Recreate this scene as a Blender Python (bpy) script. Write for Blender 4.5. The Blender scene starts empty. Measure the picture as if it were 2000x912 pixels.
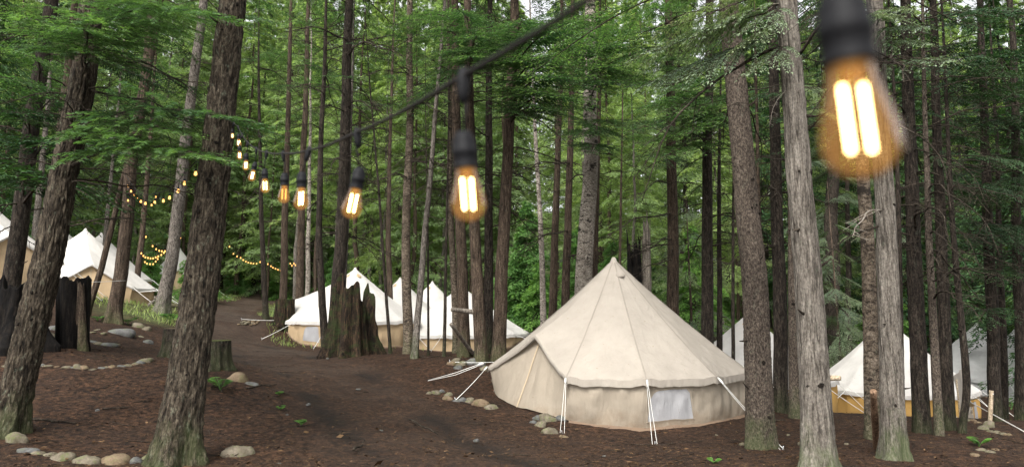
import bpy, math, random
import numpy as np
from mathutils import Vector, Matrix

# ------------------------------------------------------------------ camera / light / exposure
scene = bpy.context.scene
COL = scene.collection
F_PX, PITCH, HORIZON = 1333.0, math.radians(9.0), 600.0
CAM_Z = 1.6
CPY = HORIZON - F_PX * math.tan(PITCH)          # principal row of the (cropped) photograph
cam_d = bpy.data.cameras.new('camera')
cam = bpy.data.objects.new('camera', cam_d); COL.objects.link(cam)
cam_d.sensor_width = 36.0
cam_d.lens = 36.0 * F_PX / 2000.0
cam_d.shift_y = (CPY - 456.0) / 2000.0
cam_d.clip_start = 0.02; cam_d.clip_end = 2000
cam_d.dof.use_dof = True; cam_d.dof.focus_distance = 13.0; cam_d.dof.aperture_fstop = 2.8
cam.location = (0, 0, CAM_Z); cam.rotation_euler = (math.radians(90) + PITCH, 0, 0)
scene.camera = cam

SUN_AZ, SUN_EL = math.radians(200), math.radians(50)     # azimuth clockwise from +Y (straight ahead)
world = bpy.data.worlds.new('World'); scene.world = world; world.use_nodes = True
wn, wl = world.node_tree.nodes, world.node_tree.links
bg = wn['Background']
sky = wn.new('ShaderNodeTexSky'); sky.sky_type = 'NISHITA'; sky.sun_disc = False
sky.sun_elevation = SUN_EL; sky.sun_rotation = SUN_AZ; sky.dust_density = 4.0; sky.air_density = 1.0
hs = wn.new('ShaderNodeHueSaturation'); hs.inputs['Saturation'].default_value = 0.10
wl.new(sky.outputs[0], hs.inputs['Color']); wl.new(hs.outputs[0], bg.inputs['Color'])
bg.inputs['Strength'].default_value = 0.15
sun_d = bpy.data.lights.new('sun', 'SUN'); sun_d.energy = 1.4; sun_d.angle = math.radians(28); sun_d.color = (1.0, 0.96, 0.9)
sun = bpy.data.objects.new('sun', sun_d); COL.objects.link(sun)
_d = Vector((math.sin(SUN_AZ) * math.cos(SUN_EL), math.cos(SUN_AZ) * math.cos(SUN_EL), math.sin(SUN_EL)))
sun.rotation_euler = (-_d).to_track_quat('-Z', 'Y').to_euler(); sun.location = _d * 60

vs = scene.view_settings
scene.display_settings.display_device = 'sRGB'
vs.view_transform = 'Standard'; vs.look = 'None'; vs.gamma = 1.0; vs.exposure = 1.5; vs.use_curve_mapping = False
scene.render.engine = 'CYCLES'
cy = scene.cycles
cy.use_denoising = True; cy.max_bounces = 8; cy.diffuse_bounces = 4; cy.glossy_bounces = 2
cy.transmission_bounces = 6; cy.transparent_max_bounces = 16; cy.caustics_reflective = False; cy.caustics_refractive = False
cy.sample_clamp_indirect = 6.0

# ------------------------------------------------------------------ helpers
rng = np.random.default_rng(7)
random.seed(7)

def pix(px, py, d):
    """world point on the ray of a photo pixel whose distance along +Y is d"""
    dx = (px - 1000.0) / F_PX; u = (CPY - py) / F_PX
    t = d / (math.cos(PITCH) - u * math.sin(PITCH))
    return np.array([dx * t, d, CAM_Z + t * (math.sin(PITCH) + u * math.cos(PITCH))])

def _hash(ix, iy, iz, seed):
    h = (ix.astype(np.int64) * 374761393 + iy.astype(np.int64) * 668265263 + iz.astype(np.int64) * 2147483647 + seed * 1274126177) & 0xFFFFFFFF
    h = ((h ^ (h >> 13)) * 1274126177) & 0xFFFFFFFF
    h = ((h ^ (h >> 16)) * 2246822519) & 0xFFFFFFFF
    return ((h ^ (h >> 15)) & 0xFFFFFF) / float(0xFFFFFF)

def vnoise(p, seed=0):
    p = np.asarray(p, float); i = np.floor(p); f = p - i; f = f * f * (3 - 2 * f)
    i = i.astype(np.int64); x, y, z = i[..., 0], i[..., 1], i[..., 2]
    fx, fy, fz = f[..., 0], f[..., 1], f[..., 2]
    def L(a, b, t): return a + (b - a) * t
    c = lambda a, b, d: _hash(x + a, y + b, z + d, seed)
    return L(L(L(c(0,0,0), c(1,0,0), fx), L(c(0,1,0), c(1,1,0), fx), fy),
             L(L(c(0,0,1), c(1,0,1), fx), L(c(0,1,1), c(1,1,1), fx), fy), fz) * 2 - 1

def fbm(p, oct=4, seed=0):
    p = np.asarray(p, float); a, s, r = 1.0, 0.0, 0.0
    for k in range(oct):
        r = r + a * vnoise(p * (2.03 ** k), seed + k * 17); s += a; a *= 0.5
    return r / s

def P3(x, y, z=0.0):
    x = np.asarray(x, float); y = np.asarray(y, float)
    return np.stack(np.broadcast_arrays(x, y, np.asarray(z, float)), -1)

def mesh(name, V, faces, mats=(), midx=None, smooth=True, attrs=None):
    """faces: list of (n,k) index arrays"""
    if isinstance(faces, np.ndarray): faces = [faces]
    faces = [np.asarray(f, np.int32) for f in faces if len(f)]
    me = bpy.data.meshes.new(name)
    V = np.asarray(V, np.float32)
    me.vertices.add(len(V)); me.vertices.foreach_set('co', V.ravel())
    loops = np.concatenate([f.ravel() for f in faces]); tot = np.concatenate([np.full(len(f), f.shape[1], np.int32) for f in faces])
    me.loops.add(len(loops)); me.loops.foreach_set('vertex_index', loops)
    st = np.zeros(len(tot), np.int32); st[1:] = np.cumsum(tot)[:-1]
    me.polygons.add(len(tot)); me.polygons.foreach_set('loop_start', st); me.polygons.foreach_set('loop_total', tot)
    me.polygons.foreach_set('use_smooth', np.full(len(tot), bool(smooth)))
    for m in mats: me.materials.append(m)
    if midx is not None: me.polygons.foreach_set('material_index', np.concatenate([np.asarray(m, np.int32) for m in midx]))
    for k, a in (attrs or {}).items():
        at = me.attributes.new(k, 'FLOAT', 'POINT'); at.data.foreach_set('value', np.asarray(a, np.float32))
    me.update(calc_edges=True); me.validate(clean_customdata=False)
    return me

def ob(name, me, parent=None, loc=(0, 0, 0), rot=None, scale=None):
    o = bpy.data.objects.new(name, me); COL.objects.link(o)
    o.location = loc
    if rot is not None: o.rotation_euler = rot
    if scale is not None: o.scale = (scale,) * 3 if np.isscalar(scale) else scale
    if parent is not None: o.parent = parent
    return o

def tag(o, label=None, cat=None, group=None, kind=None):
    if label: o['label'] = label
    if cat: o['category'] = cat
    if group: o['group'] = group
    if kind: o['kind'] = kind
    return o

def thing(name, loc, label, cat, group=None):
    o = ob(name, None, loc=loc); o.empty_display_size = 0.2
    return tag(o, label, cat, group)

def grid_faces(nu, nv, wrap=False, off=0):
    """nu rows x nv columns"""
    i, j = np.meshgrid(np.arange(nu - 1), np.arange(nv if wrap else nv - 1), indexing='ij')
    j2 = (j + 1) % nv
    return np.stack([i * nv + j, i * nv + j2, (i + 1) * nv + j2, (i + 1) * nv + j], -1).reshape(-1, 4) + off

def tube(path, rad, n=6, cap=True):
    path = np.asarray(path, float); rad = np.broadcast_to(np.asarray(rad, float), (len(path),))
    T = np.gradient(path, axis=0); T /= np.linalg.norm(T, axis=1, keepdims=True) + 1e-9
    ref = np.array([0, 0, 1.0]) if abs(T[:, 2]).mean() < 0.8 else np.array([1.0, 0, 0])
    A = np.cross(T, ref); A /= np.linalg.norm(A, axis=1, keepdims=True) + 1e-9
    B = np.cross(T, A)
    th = np.linspace(0, 2 * np.pi, n, endpoint=False)
    V = path[:, None, :] + rad[:, None, None] * (np.cos(th)[None, :, None] * A[:, None, :] + np.sin(th)[None, :, None] * B[:, None, :])
    Fs = [grid_faces(len(path), n, True)]
    if cap: Fs.append(np.array([list(range(n))[::-1]])); Fs.append(np.array([[(len(path) - 1) * n + k for k in range(n)]]))
    return V.reshape(-1, 3), Fs

def lathe(prof, n=24):
    prof = np.asarray(prof, float)
    th = np.linspace(0, 2 * np.pi, n, endpoint=False)
    V = np.stack([prof[:, 0, None] * np.cos(th), prof[:, 0, None] * np.sin(th), np.repeat(prof[:, 1, None], n, 1)], -1)
    return V.reshape(-1, 3), [grid_faces(len(prof), n, True)]

class Batch:
    def __init__(s): s.V = []; s.F = {}; s.n = 0; s.M = {}; s.A = []
    def add(s, V, Fs, m=0, a=0.0):
        if isinstance(Fs, np.ndarray): Fs = [Fs]
        for f in Fs:
            f = np.asarray(f)
            if len(f) == 0: continue
            s.F.setdefault(f.shape[1], []).append(f + s.n); s.M.setdefault(f.shape[1], []).append(np.full(len(f), m, np.int32))
        s.V.append(V); s.n += len(V); s.A.append(np.broadcast_to(np.asarray(a, float), (len(V),)))
    def build(s, name, mats, smooth=True, attr=None):
        ks = sorted(s.F)
        return mesh(name, np.concatenate(s.V), [np.concatenate(s.F[k]) for k in ks], mats,
                    [np.concatenate(s.M[k]) for k in ks], smooth, {attr: np.concatenate(s.A)} if attr else None)

# ------------------------------------------------------------------ materials
def newmat(name):
    m = bpy.data.materials.new(name); m.use_nodes = True
    nt = m.node_tree; nt.nodes.clear()
    out = nt.nodes.new('ShaderNodeOutputMaterial')
    return m, nt, nt.nodes, nt.links, out

def N(nt, typ, **kw):
    n = nt.nodes.new(typ)
    for k, v in kw.items():
        if k.startswith('_'): setattr(n, k[1:], v)
        else: n.inputs[k.replace('__', ' ')].default_value = v
    return n

def ramp(nt, stops, fac=None, interp='LINEAR'):
    r = nt.nodes.new('ShaderNodeValToRGB'); r.color_ramp.interpolation = interp
    e = r.color_ramp.elements
    while len(e) < len(stops): e.new(0.5)
    for k, (p, c) in enumerate(stops):
        e[k].position = p; e[k].color = (*c, 1) if len(c) == 3 else c
    if fac is not None: nt.links.new(fac, r.inputs[0])
    return r

def mixc(nt, a, b, fac, mode='MIX'):
    n = nt.nodes.new('ShaderNodeMix'); n.data_type = 'RGBA'; n.blend_type = mode
    for sock, v in ((n.inputs[6], a), (n.inputs[7], b)):
        if isinstance(v, tuple): sock.default_value = (*v, 1)
        else: nt.links.new(v, sock)
    if isinstance(fac, (int, float)): n.inputs[0].default_value = fac
    else: nt.links.new(fac, n.inputs[0])
    return n.outputs[2]

def coords(nt, scale=(1, 1, 1), jitter=True):
    tc = nt.nodes.new('ShaderNodeTexCoord'); mp = nt.nodes.new('ShaderNodeMapping')
    mp.inputs['Scale'].default_value = scale
    if jitter:
        oi = nt.nodes.new('ShaderNodeObjectInfo'); mu = nt.nodes.new('ShaderNodeVectorMath'); mu.operation = 'SCALE'
        cb = nt.nodes.new('ShaderNodeCombineXYZ')
        for k in range(3): nt.links.new(oi.outputs['Random'], cb.inputs[k])
        mu.inputs['Scale'].default_value = 40.0
        nt.links.new(cb.outputs[0], mu.inputs[0]); nt.links.new(mu.outputs[0], mp.inputs['Location'])
    nt.links.new(tc.outputs['Object'], mp.inputs['Vector'])
    return mp.outputs[0], tc

def noise(nt, vec, scale, detail=5, rough=0.6, dist=0.0):
    n = N(nt, 'ShaderNodeTexNoise', Scale=scale, Detail=detail, Roughness=rough, Distortion=dist)
    nt.links.new(vec, n.inputs['Vector']); return n.outputs['Fac']

def bump(nt, h, strength, dist=0.02):
    b = N(nt, 'ShaderNodeBump', Strength=strength, Distance=dist); nt.links.new(h, b.inputs['Height']); return b.outputs[0]

def bark(name, dark, mid, light, stretch=0.16, scale=28, moss=0.0, lichen=0.3, horiz=False, patch=None, grain=0.75):
    m, nt, nd, lk, out = newmat(name)
    vec, tc = coords(nt, (1, 1, stretch) if not horiz else (0.8, 0.8, 1.3))
    v2, _ = coords(nt, (1, 1, 0.5))
    f = noise(nt, vec, scale, 8, 0.72, 0.6)
    r = ramp(nt, [(0.38, dark), (0.5, mid), (0.66, light)], f)
    fine = noise(nt, v2, 62, 4, 0.7)
    c = mixc(nt, r.outputs[0], ramp(nt, [(0.36, (0.22, 0.2, 0.18)), (0.66, (1.5, 1.46, 1.42))], fine).outputs[0], grain, 'MULTIPLY')
    big = noise(nt, v2, 2.3, 4, 0.6)
    c = mixc(nt, c, ramp(nt, [(0.35, (0.6, 0.58, 0.55)), (0.65, (1.15, 1.13, 1.1))], big).outputs[0], 0.7, 'MULTIPLY')
    if lichen:
        lf = noise(nt, v2, 17, 6, 0.75)
        c = mixc(nt, c, (0.20, 0.22, 0.16), ramp(nt, [(0.58, (0, 0, 0)), (0.70, (lichen,) * 3)], lf).outputs[0])
    if patch:
        pf = noise(nt, coords(nt, (0.7, 0.7, 1.3))[0], patch[0], 5, 0.7)
        c = mixc(nt, c, patch[1], ramp(nt, [(patch[2] - patch[3], (0, 0, 0)), (patch[2] + 0.05 + patch[3], (1, 1, 1))], pf).outputs[0])
    if moss:
        at = nd.new('ShaderNodeSeparateXYZ'); lk.new(tc.outputs['Object'], at.inputs[0])
        mr = N(nt, 'ShaderNodeMapRange'); mr.inputs[1].default_value = 0.0; mr.inputs[2].default_value = 1.3
        mr.inputs[3].default_value = 1.0; mr.inputs[4].default_value = 0.0
        lk.new(at.outputs[2], mr.inputs[0])
        mf = noise(nt, v2, 6, 6, 0.7)
        mu = N(nt, 'ShaderNodeMath', _operation='MULTIPLY'); lk.new(mr.outputs[0], mu.inputs[0]); lk.new(mf, mu.inputs[1])
        mk = ramp(nt, [(0.30, (0, 0, 0)), (0.5, (moss,) * 3)], mu.outputs[0]).outputs[0]
        c = mixc(nt, c, (0.075, 0.105, 0.035), mk)
    p = N(nt, 'ShaderNodeBsdfPrincipled', Roughness=0.92)
    p.inputs['Specular IOR Level'].default_value = 0.15
    lk.new(c, p.inputs['Base Color'])
    lk.new(bump(nt, f, 1.0, 0.035), p.inputs['Normal'])
    lk.new(p.outputs[0], out.inputs[0])
    return m

M = {}
M['fir'] = bark('bark_fir', (0.007, 0.0055, 0.004), (0.052, 0.042, 0.031), (0.15, 0.13, 0.099), 0.2, 30, 0.3, 0.6)
M['spruce'] = bark('bark_spruce', (0.03, 0.024, 0.02), (0.095, 0.077, 0.063), (0.19, 0.162, 0.135), 0.55, 42, 0.4, 0.35)
M['cedar'] = bark('bark_cedar', (0.045, 0.039, 0.033), (0.155, 0.14, 0.122), (0.265, 0.245, 0.217), 0.10, 34, 0.5, 0.25, grain=0.6)
M['dark'] = bark('bark_dark', (0.009, 0.007, 0.006), (0.032, 0.026, 0.021), (0.085, 0.07, 0.056), 0.2, 30, 0.2, 0.3)
M['brown'] = bark('bark_brown', (0.018, 0.013, 0.010), (0.068, 0.050, 0.037), (0.14, 0.109, 0.082), 0.12, 30, 0.3, 0.25)
M['grey'] = bark('bark_grey', (0.04, 0.035, 0.03), (0.13, 0.117, 0.104), (0.25, 0.23, 0.207), 0.3, 26, 0.5, 0.4)
M['birch'] = bark('bark_birch', (0.09, 0.075, 0.065), (0.29, 0.262, 0.228), (0.46, 0.43, 0.385), 1, 14, 0.2, 0.1, True, (3.2, (0.02, 0.017, 0.014), 0.57, 0))
M['rough'] = bark('bark_peeling', (0.03, 0.024, 0.018), (0.125, 0.10, 0.076), (0.24, 0.205, 0.165), 1, 16, 0.3, 0.3, True, (3.0, (0.025, 0.02, 0.016), 0.60, 0))
M['burnt'] = bark('charred_wood', (0.002, 0.002, 0.002), (0.006, 0.005, 0.0045), (0.022, 0.018, 0.014), 0.12, 22, 0.0, 0.0)
M['stump'] = bark('mossy_stump_wood', (0.003, 0.0025, 0.002), (0.022, 0.015, 0.010), (0.085, 0.055, 0.034), 0.10, 20, 0.0, 0.0, False, (3.6, (0.022, 0.034, 0.010), 0.56, 0.08))
M['deadgrey'] = bark('weathered_wood', (0.09, 0.08, 0.07), (0.24, 0.215, 0.185), (0.36, 0.33, 0.29), 0.05, 30, 0.0, 0.0)
M['twig'] = bark('dead_twig', (0.014, 0.011, 0.008), (0.042, 0.034, 0.026), (0.10, 0.084, 0.067), 1.0, 12, 0, 0.2)
M['paletwig'] = bark('pale_twig', (0.16, 0.145, 0.12), (0.34, 0.31, 0.27), (0.5, 0.47, 0.42), 1.0, 12, 0, 0.2)
M['knot'] = bark('knot_wood', (0.006, 0.005, 0.004), (0.018, 0.014, 0.011), (0.05, 0.04, 0.03), 1.0, 30, 0, 0)
M['cutwood'] = bark('cut_wood', (0.10, 0.078, 0.055), (0.22, 0.175, 0.125), (0.33, 0.27, 0.2), 1.0, 30, 0, 0.4)
M['mosstop'] = bark('moss_top', (0.04, 0.05, 0.015), (0.10, 0.13, 0.035), (0.17, 0.20, 0.07), 1.0, 30, 0, 0)
M['stake'] = bark('debarked_pole', (0.11, 0.07, 0.045), (0.27, 0.175, 0.115), (0.40, 0.28, 0.19), 0.08, 22, 0, 0)
M['palewood'] = bark('pale_pole', (0.35, 0.28, 0.2), (0.52, 0.43, 0.31), (0.62, 0.53, 0.4), 0.08, 22, 0, 0)

def leafmat(name, dark, mid, light, trans=0.35, spec=0.25):
    m, nt, nd, lk, out = newmat(name)
    at = nd.new('ShaderNodeAttribute'); at.attribute_name = 'tint'
    oi = nd.new('ShaderNodeObjectInfo')
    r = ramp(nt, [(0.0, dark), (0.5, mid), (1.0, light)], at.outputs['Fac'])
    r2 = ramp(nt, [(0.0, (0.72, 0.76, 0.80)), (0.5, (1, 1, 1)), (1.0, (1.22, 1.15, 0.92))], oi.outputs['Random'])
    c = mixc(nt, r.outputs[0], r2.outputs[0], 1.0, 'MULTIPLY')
    p = N(nt, 'ShaderNodeBsdfPrincipled', Roughness=0.55); p.inputs['Specular IOR Level'].default_value = spec
    lk.new(c, p.inputs['Base Color'])
    t = nd.new('ShaderNodeBsdfTranslucent')
    lk.new(mixc(nt, c, (1.35, 1.5, 0.75), 1.0, 'MULTIPLY'), t.inputs['Color'])
    mx = nd.new('ShaderNodeMixShader'); mx.inputs[0].default_value = trans
    lk.new(p.outputs[0], mx.inputs[1]); lk.new(t.outputs[0], mx.inputs[2]); lk.new(mx.outputs[0], out.inputs[0])
    return m
M['hem'] = leafmat('hemlock_needles', (0.034, 0.078, 0.032), (0.078, 0.155, 0.060), (0.165, 0.27, 0.095), 0.4)
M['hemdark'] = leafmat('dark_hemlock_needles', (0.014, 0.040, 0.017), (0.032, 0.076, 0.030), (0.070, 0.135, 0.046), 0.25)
M['ced'] = leafmat('cedar_scales', (0.085, 0.125, 0.075), (0.16, 0.215, 0.135), (0.25, 0.31, 0.20), 0.35)
M['far'] = leafmat('lit_far_needles', (0.11, 0.16, 0.076), (0.19, 0.262, 0.122), (0.29, 0.368, 0.175), 0.55)  # paler than the near needles: brighter background light put into the colour
M['under'] = leafmat('undergrowth_leaves', (0.045, 0.115, 0.032), (0.095, 0.195, 0.052), (0.17, 0.30, 0.085), 0.45)
M['grass'] = leafmat('grass_blades', (0.09, 0.13, 0.04), (0.17, 0.23, 0.075), (0.28, 0.33, 0.13), 0.35)
M['litter'] = leafmat('litter_chips', (0.011, 0.0065, 0.004), (0.042, 0.0245, 0.0145), (0.13, 0.085, 0.054), 0.0, 0.1)
M['fernleaf'] = leafmat('fern_leaf', (0.05, 0.14, 0.03), (0.10, 0.23, 0.05), (0.17, 0.34, 0.08), 0.4)

def canvas(name, base, dirt=0.25, trans=0.22):
    m, nt, nd, lk, out = newmat(name)
    vec, tc = coords(nt, (1, 1, 1))
    c = mixc(nt, base, tuple(x * 0.86 for x in base), ramp(nt, [(0.35, (0, 0, 0)), (0.7, (1, 1, 1))], noise(nt, vec, 2.2, 6, 0.65)).outputs[0])
    sx = nd.new('ShaderNodeSeparateXYZ'); lk.new(tc.outputs['Object'], sx.inputs[0])
    mr = N(nt, 'ShaderNodeMapRange'); mr.inputs[1].default_value = 0.0; mr.inputs[2].default_value = 0.45; mr.inputs[3].default_value = 1; mr.inputs[4].default_value = 0
    lk.new(sx.outputs[2], mr.inputs[0])
    mu = N(nt, 'ShaderNodeMath', _operation='MULTIPLY'); lk.new(mr.outputs[0], mu.inputs[0]); lk.new(noise(nt, vec, 5, 5, 0.7), mu.inputs[1])
    c = mixc(nt, c, (0.22, 0.155, 0.10), ramp(nt, [(0.25, (0, 0, 0)), (0.8, (dirt * 1.6,) * 3)], mu.outputs[0]).outputs[0])
    # fallen needle specks and old mildew spots
    sp = ramp(nt, [(0.735, (0, 0, 0)), (0.76, (0.75,) * 3)], noise(nt, vec, 26, 2, 0.4)).outputs[0]
    c = mixc(nt, c, (0.24, 0.18, 0.12), sp)
    wv = noise(nt, vec, 420, 1, 0.5)
    lines = noise(nt, coords(nt, (1, 1, 0.25))[0], 7, 5, 0.6, 0.5)
    p = N(nt, 'ShaderNodeBsdfPrincipled', Roughness=0.9); p.inputs['Specular IOR Level'].default_value = 0.1
    lk.new(c, p.inputs['Base Color'])
    b1 = N(nt, 'ShaderNodeBump', Strength=0.55, Distance=0.05); lk.new(lines, b1.inputs['Height'])
    b2 = N(nt, 'ShaderNodeBump', Strength=0.15, Distance=0.002); lk.new(wv, b2.inputs['Height']); lk.new(b1.outputs[0], b2.inputs['Normal'])
    lk.new(b2.outputs[0], p.inputs['Normal'])
    t = nd.new('ShaderNodeBsdfTranslucent'); lk.new(c, t.inputs['Color'])
    mx = nd.new('ShaderNodeMixShader'); mx.inputs[0].default_value = trans
    lk.new(p.outputs[0], mx.inputs[1]); lk.new(t.outputs[0], mx.inputs[2]); lk.new(mx.outputs[0], out.inputs[0])
    return m
M['cream'] = canvas('cream_canvas', (0.375, 0.335, 0.285), 0.3)
M['creamwall'] = canvas('cream_wall_canvas', (0.35, 0.30, 0.235), 0.6)
M['white'] = canvas('lit_canvas', (0.60, 0.575, 0.535), 0.15)  # same canvas as the cream tent, stronger light put into the tint
M['tan'] = canvas('tan_wall_canvas', (0.52, 0.385, 0.235), 0.25)
M['ochre'] = canvas('ochre_wall_canvas', (0.56, 0.34, 0.11), 0.2)
M['shaded_canvas'] = canvas('shaded_canvas', (0.40, 0.40, 0.39), 0.2)  # pale canvas with the shade under the trees put into its colour
M['sheet'] = canvas('groundsheet', (0.20, 0.14, 0.105), 0.6)
M['seam'] = canvas('seam_tape', (0.30, 0.265, 0.225), 0.1)
M['net'] = canvas('window_net', (0.40, 0.395, 0.40), 0.05)

def plain(name, col, rough=0.6, spec=0.3, var=0.15, scale=20, metal=0.0):
    m, nt, nd, lk, out = newmat(name)
    vec, _ = coords(nt)
    f = noise(nt, vec, scale, 5, 0.6)
    c = mixc(nt, tuple(x * (1 - var) for x in col), tuple(min(1, x * (1 + var)) for x in col), f)
    p = N(nt, 'ShaderNodeBsdfPrincipled', Roughness=rough, Metallic=metal); p.inputs['Specular IOR Level'].default_value = spec
    lk.new(c, p.inputs['Base Color']); lk.new(bump(nt, f, 0.15, 0.003), p.inputs['Normal']); lk.new(p.outputs[0], out.inputs[0])
    return m
M['rope'] = plain('guy_rope', (0.66, 0.65, 0.61), 0.8)
M['peg'] = plain('steel_peg', (0.4, 0.4, 0.4), 0.45, metal=0.8)
M['rubber'] = plain('black_rubber', (0.007, 0.007, 0.008), 0.6, 0.12)
M['cable'] = plain('black_cable', (0.014, 0.012, 0.011), 0.65, 0.15)
M['zip'] = plain('zip_tape', (0.42, 0.33, 0.22), 0.8)

def rockmat(name, a, b, moss=0.0):
    m, nt, nd, lk, out = newmat(name)
    vec, _ = coords(nt)
    f = noise(nt, vec, 2.2, 8, 0.68)
    c = mixc(nt, a, b, ramp(nt, [(0.35, (0, 0, 0)), (0.65, (1, 1, 1))], f).outputs[0])
    f2 = noise(nt, vec, 16, 5, 0.7)
    c = mixc(nt, c, ramp(nt, [(0.3, (0.55, 0.53, 0.5)), (0.7, (1.2, 1.2, 1.2))], f2).outputs[0], 0.6, 'MULTIPLY')
    if moss:
        c = mixc(nt, c, (0.10, 0.12, 0.04), ramp(nt, [(0.5, (0, 0, 0)), (0.62, (moss,) * 3)], noise(nt, vec, 3.3, 6, 0.7)).outputs[0])
    p = N(nt, 'ShaderNodeBsdfPrincipled', Roughness=0.85); p.inputs['Specular IOR Level'].default_value = 0.25
    lk.new(c, p.inputs['Base Color']); lk.new(bump(nt, f2, 0.5, 0.05), p.inputs['Normal']); lk.new(p.outputs[0], out.inputs[0])
    return m
M['rock_tan'] = rockmat('rock_tan', (0.085, 0.07, 0.046), (0.19, 0.163, 0.122), 0.6)
M['rock_grey'] = rockmat('rock_grey', (0.07, 0.07, 0.068), (0.145, 0.143, 0.138), 0.35)
M['rock_orange'] = rockmat('rock_orange', (0.10, 0.066, 0.04), (0.20, 0.148, 0.096), 0.3)

def groundmat():
    m, nt, nd, lk, out = newmat('forest_floor')
    vec, tc = coords(nt, (1, 1, 1), False)
    f1 = noise(nt, vec, 0.9, 8, 0.65); f2 = noise(nt, vec, 14, 7, 0.75); f3 = noise(nt, vec, 70, 4, 0.7)
    c = ramp(nt, [(0.38, (0.006, 0.0033, 0.0019)), (0.5, (0.031, 0.0172, 0.0098)), (0.65, (0.088, 0.049, 0.028))], f2).outputs[0]
    c = mixc(nt, c, ramp(nt, [(0.3, (0.5, 0.47, 0.45)), (0.7, (1.3, 1.25, 1.2))], f1).outputs[0], 0.75, 'MULTIPLY')
    c = mixc(nt, c, ramp(nt, [(0.35, (0.45, 0.42, 0.4)), (0.66, (1.55, 1.45, 1.35))], f3).outputs[0], 0.8, 'MULTIPLY')
    pa = nd.new('ShaderNodeAttribute'); pa.attribute_name = 'path'
    pc = ramp(nt, [(0.3, (0.024, 0.0155, 0.0105)), (0.7, (0.074, 0.053, 0.039))], noise(nt, vec, 3.2, 7, 0.7)).outputs[0]
    c = mixc(nt, c, pc, pa.outputs['Fac'])
    mu = nd.new('ShaderNodeAttribute'); mu.attribute_name = 'mud'
    c = mixc(nt, c, (0.009, 0.0062, 0.0048), mu.outputs['Fac'])
    ga = nd.new('ShaderNodeAttribute'); ga.attribute_name = 'green'
    gm = N(nt, 'ShaderNodeMath', _operation='MULTIPLY'); lk.new(ga.outputs['Fac'], gm.inputs[0])
    lk.new(ramp(nt, [(0.35, (0.15,) * 3), (0.6, (1, 1, 1))], noise(nt, vec, 1.7, 6, 0.7)).outputs[0], gm.inputs[1])
    c = mixc(nt, c, ramp(nt, [(0.3, (0.06, 0.10, 0.03)), (0.7, (0.17, 0.23, 0.075))], f2).outputs[0], gm.outputs[0])
    p = N(nt, 'ShaderNodeBsdfPrincipled'); p.inputs['Specular IOR Level'].default_value = 0.2
    rr = N(nt, 'ShaderNodeMapRange'); rr.inputs[3].default_value = 0.93; rr.inputs[4].default_value = 0.62
    lk.new(mu.outputs['Fac'], rr.inputs[0]); lk.new(rr.outputs[0], p.inputs['Roughness'])
    lk.new(c, p.inputs['Base Color'])
    b1 = N(nt, 'ShaderNodeBump', Strength=0.7, Distance=0.05); lk.new(f2, b1.inputs['Height'])
    b2 = N(nt, 'ShaderNodeBump', Strength=0.8, Distance=0.015); lk.new(f3, b2.inputs['Height']); lk.new(b1.outputs[0], b2.inputs['Normal'])
    lk.new(b2.outputs[0], p.inputs['Normal']); lk.new(p.outputs[0], out.inputs[0])
    return m
M['ground'] = groundmat()

def emis(name, col, strength):
    m, nt, nd, lk, out = newmat(name)
    e = N(nt, 'ShaderNodeEmission', Strength=strength); e.inputs[0].default_value = (*col, 1)
    lk.new(e.outputs[0], out.inputs[0]); return m
M['filament'] = emis('glowing_filament', (1.0, 0.72, 0.36), 7.0)
M['farbulb'] = emis('glowing_bulb', (1.0, 0.47, 0.13), 1.1)
def amber():
    m, nt, nd, lk, out = newmat('amber_glass')
    lw = N(nt, 'ShaderNodeLayerWeight', Blend=0.35)
    col = ramp(nt, [(0.0, (0.98, 0.88, 0.68)), (0.5, (0.95, 0.77, 0.48)), (1.0, (0.66, 0.38, 0.13))], lw.outputs['Facing']).outputs[0]
    tr = nd.new('ShaderNodeBsdfTransparent'); lk.new(col, tr.inputs[0])
    em = N(nt, 'ShaderNodeEmission', Strength=0.055); em.inputs[0].default_value = (1.0, 0.50, 0.16, 1)     # glow of the lit coated glass
    m1 = nd.new('ShaderNodeAddShader'); lk.new(tr.outputs[0], m1.inputs[0]); lk.new(em.outputs[0], m1.inputs[1])
    gl = N(nt, 'ShaderNodeBsdfGlossy', Roughness=0.04)
    fr = N(nt, 'ShaderNodeFresnel', IOR=1.18)
    m2 = nd.new('ShaderNodeMixShader'); fm = N(nt, 'ShaderNodeMath', _operation='MULTIPLY'); fm.inputs[1].default_value = 0.3; lk.new(fr.outputs[0], fm.inputs[0]); lk.new(fm.outputs[0], m2.inputs[0]); lk.new(m1.outputs[0], m2.inputs[1]); lk.new(gl.outputs[0], m2.inputs[2])
    lk.new(m2.outputs[0], out.inputs[0]); return m
M['amber'] = amber()

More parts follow.
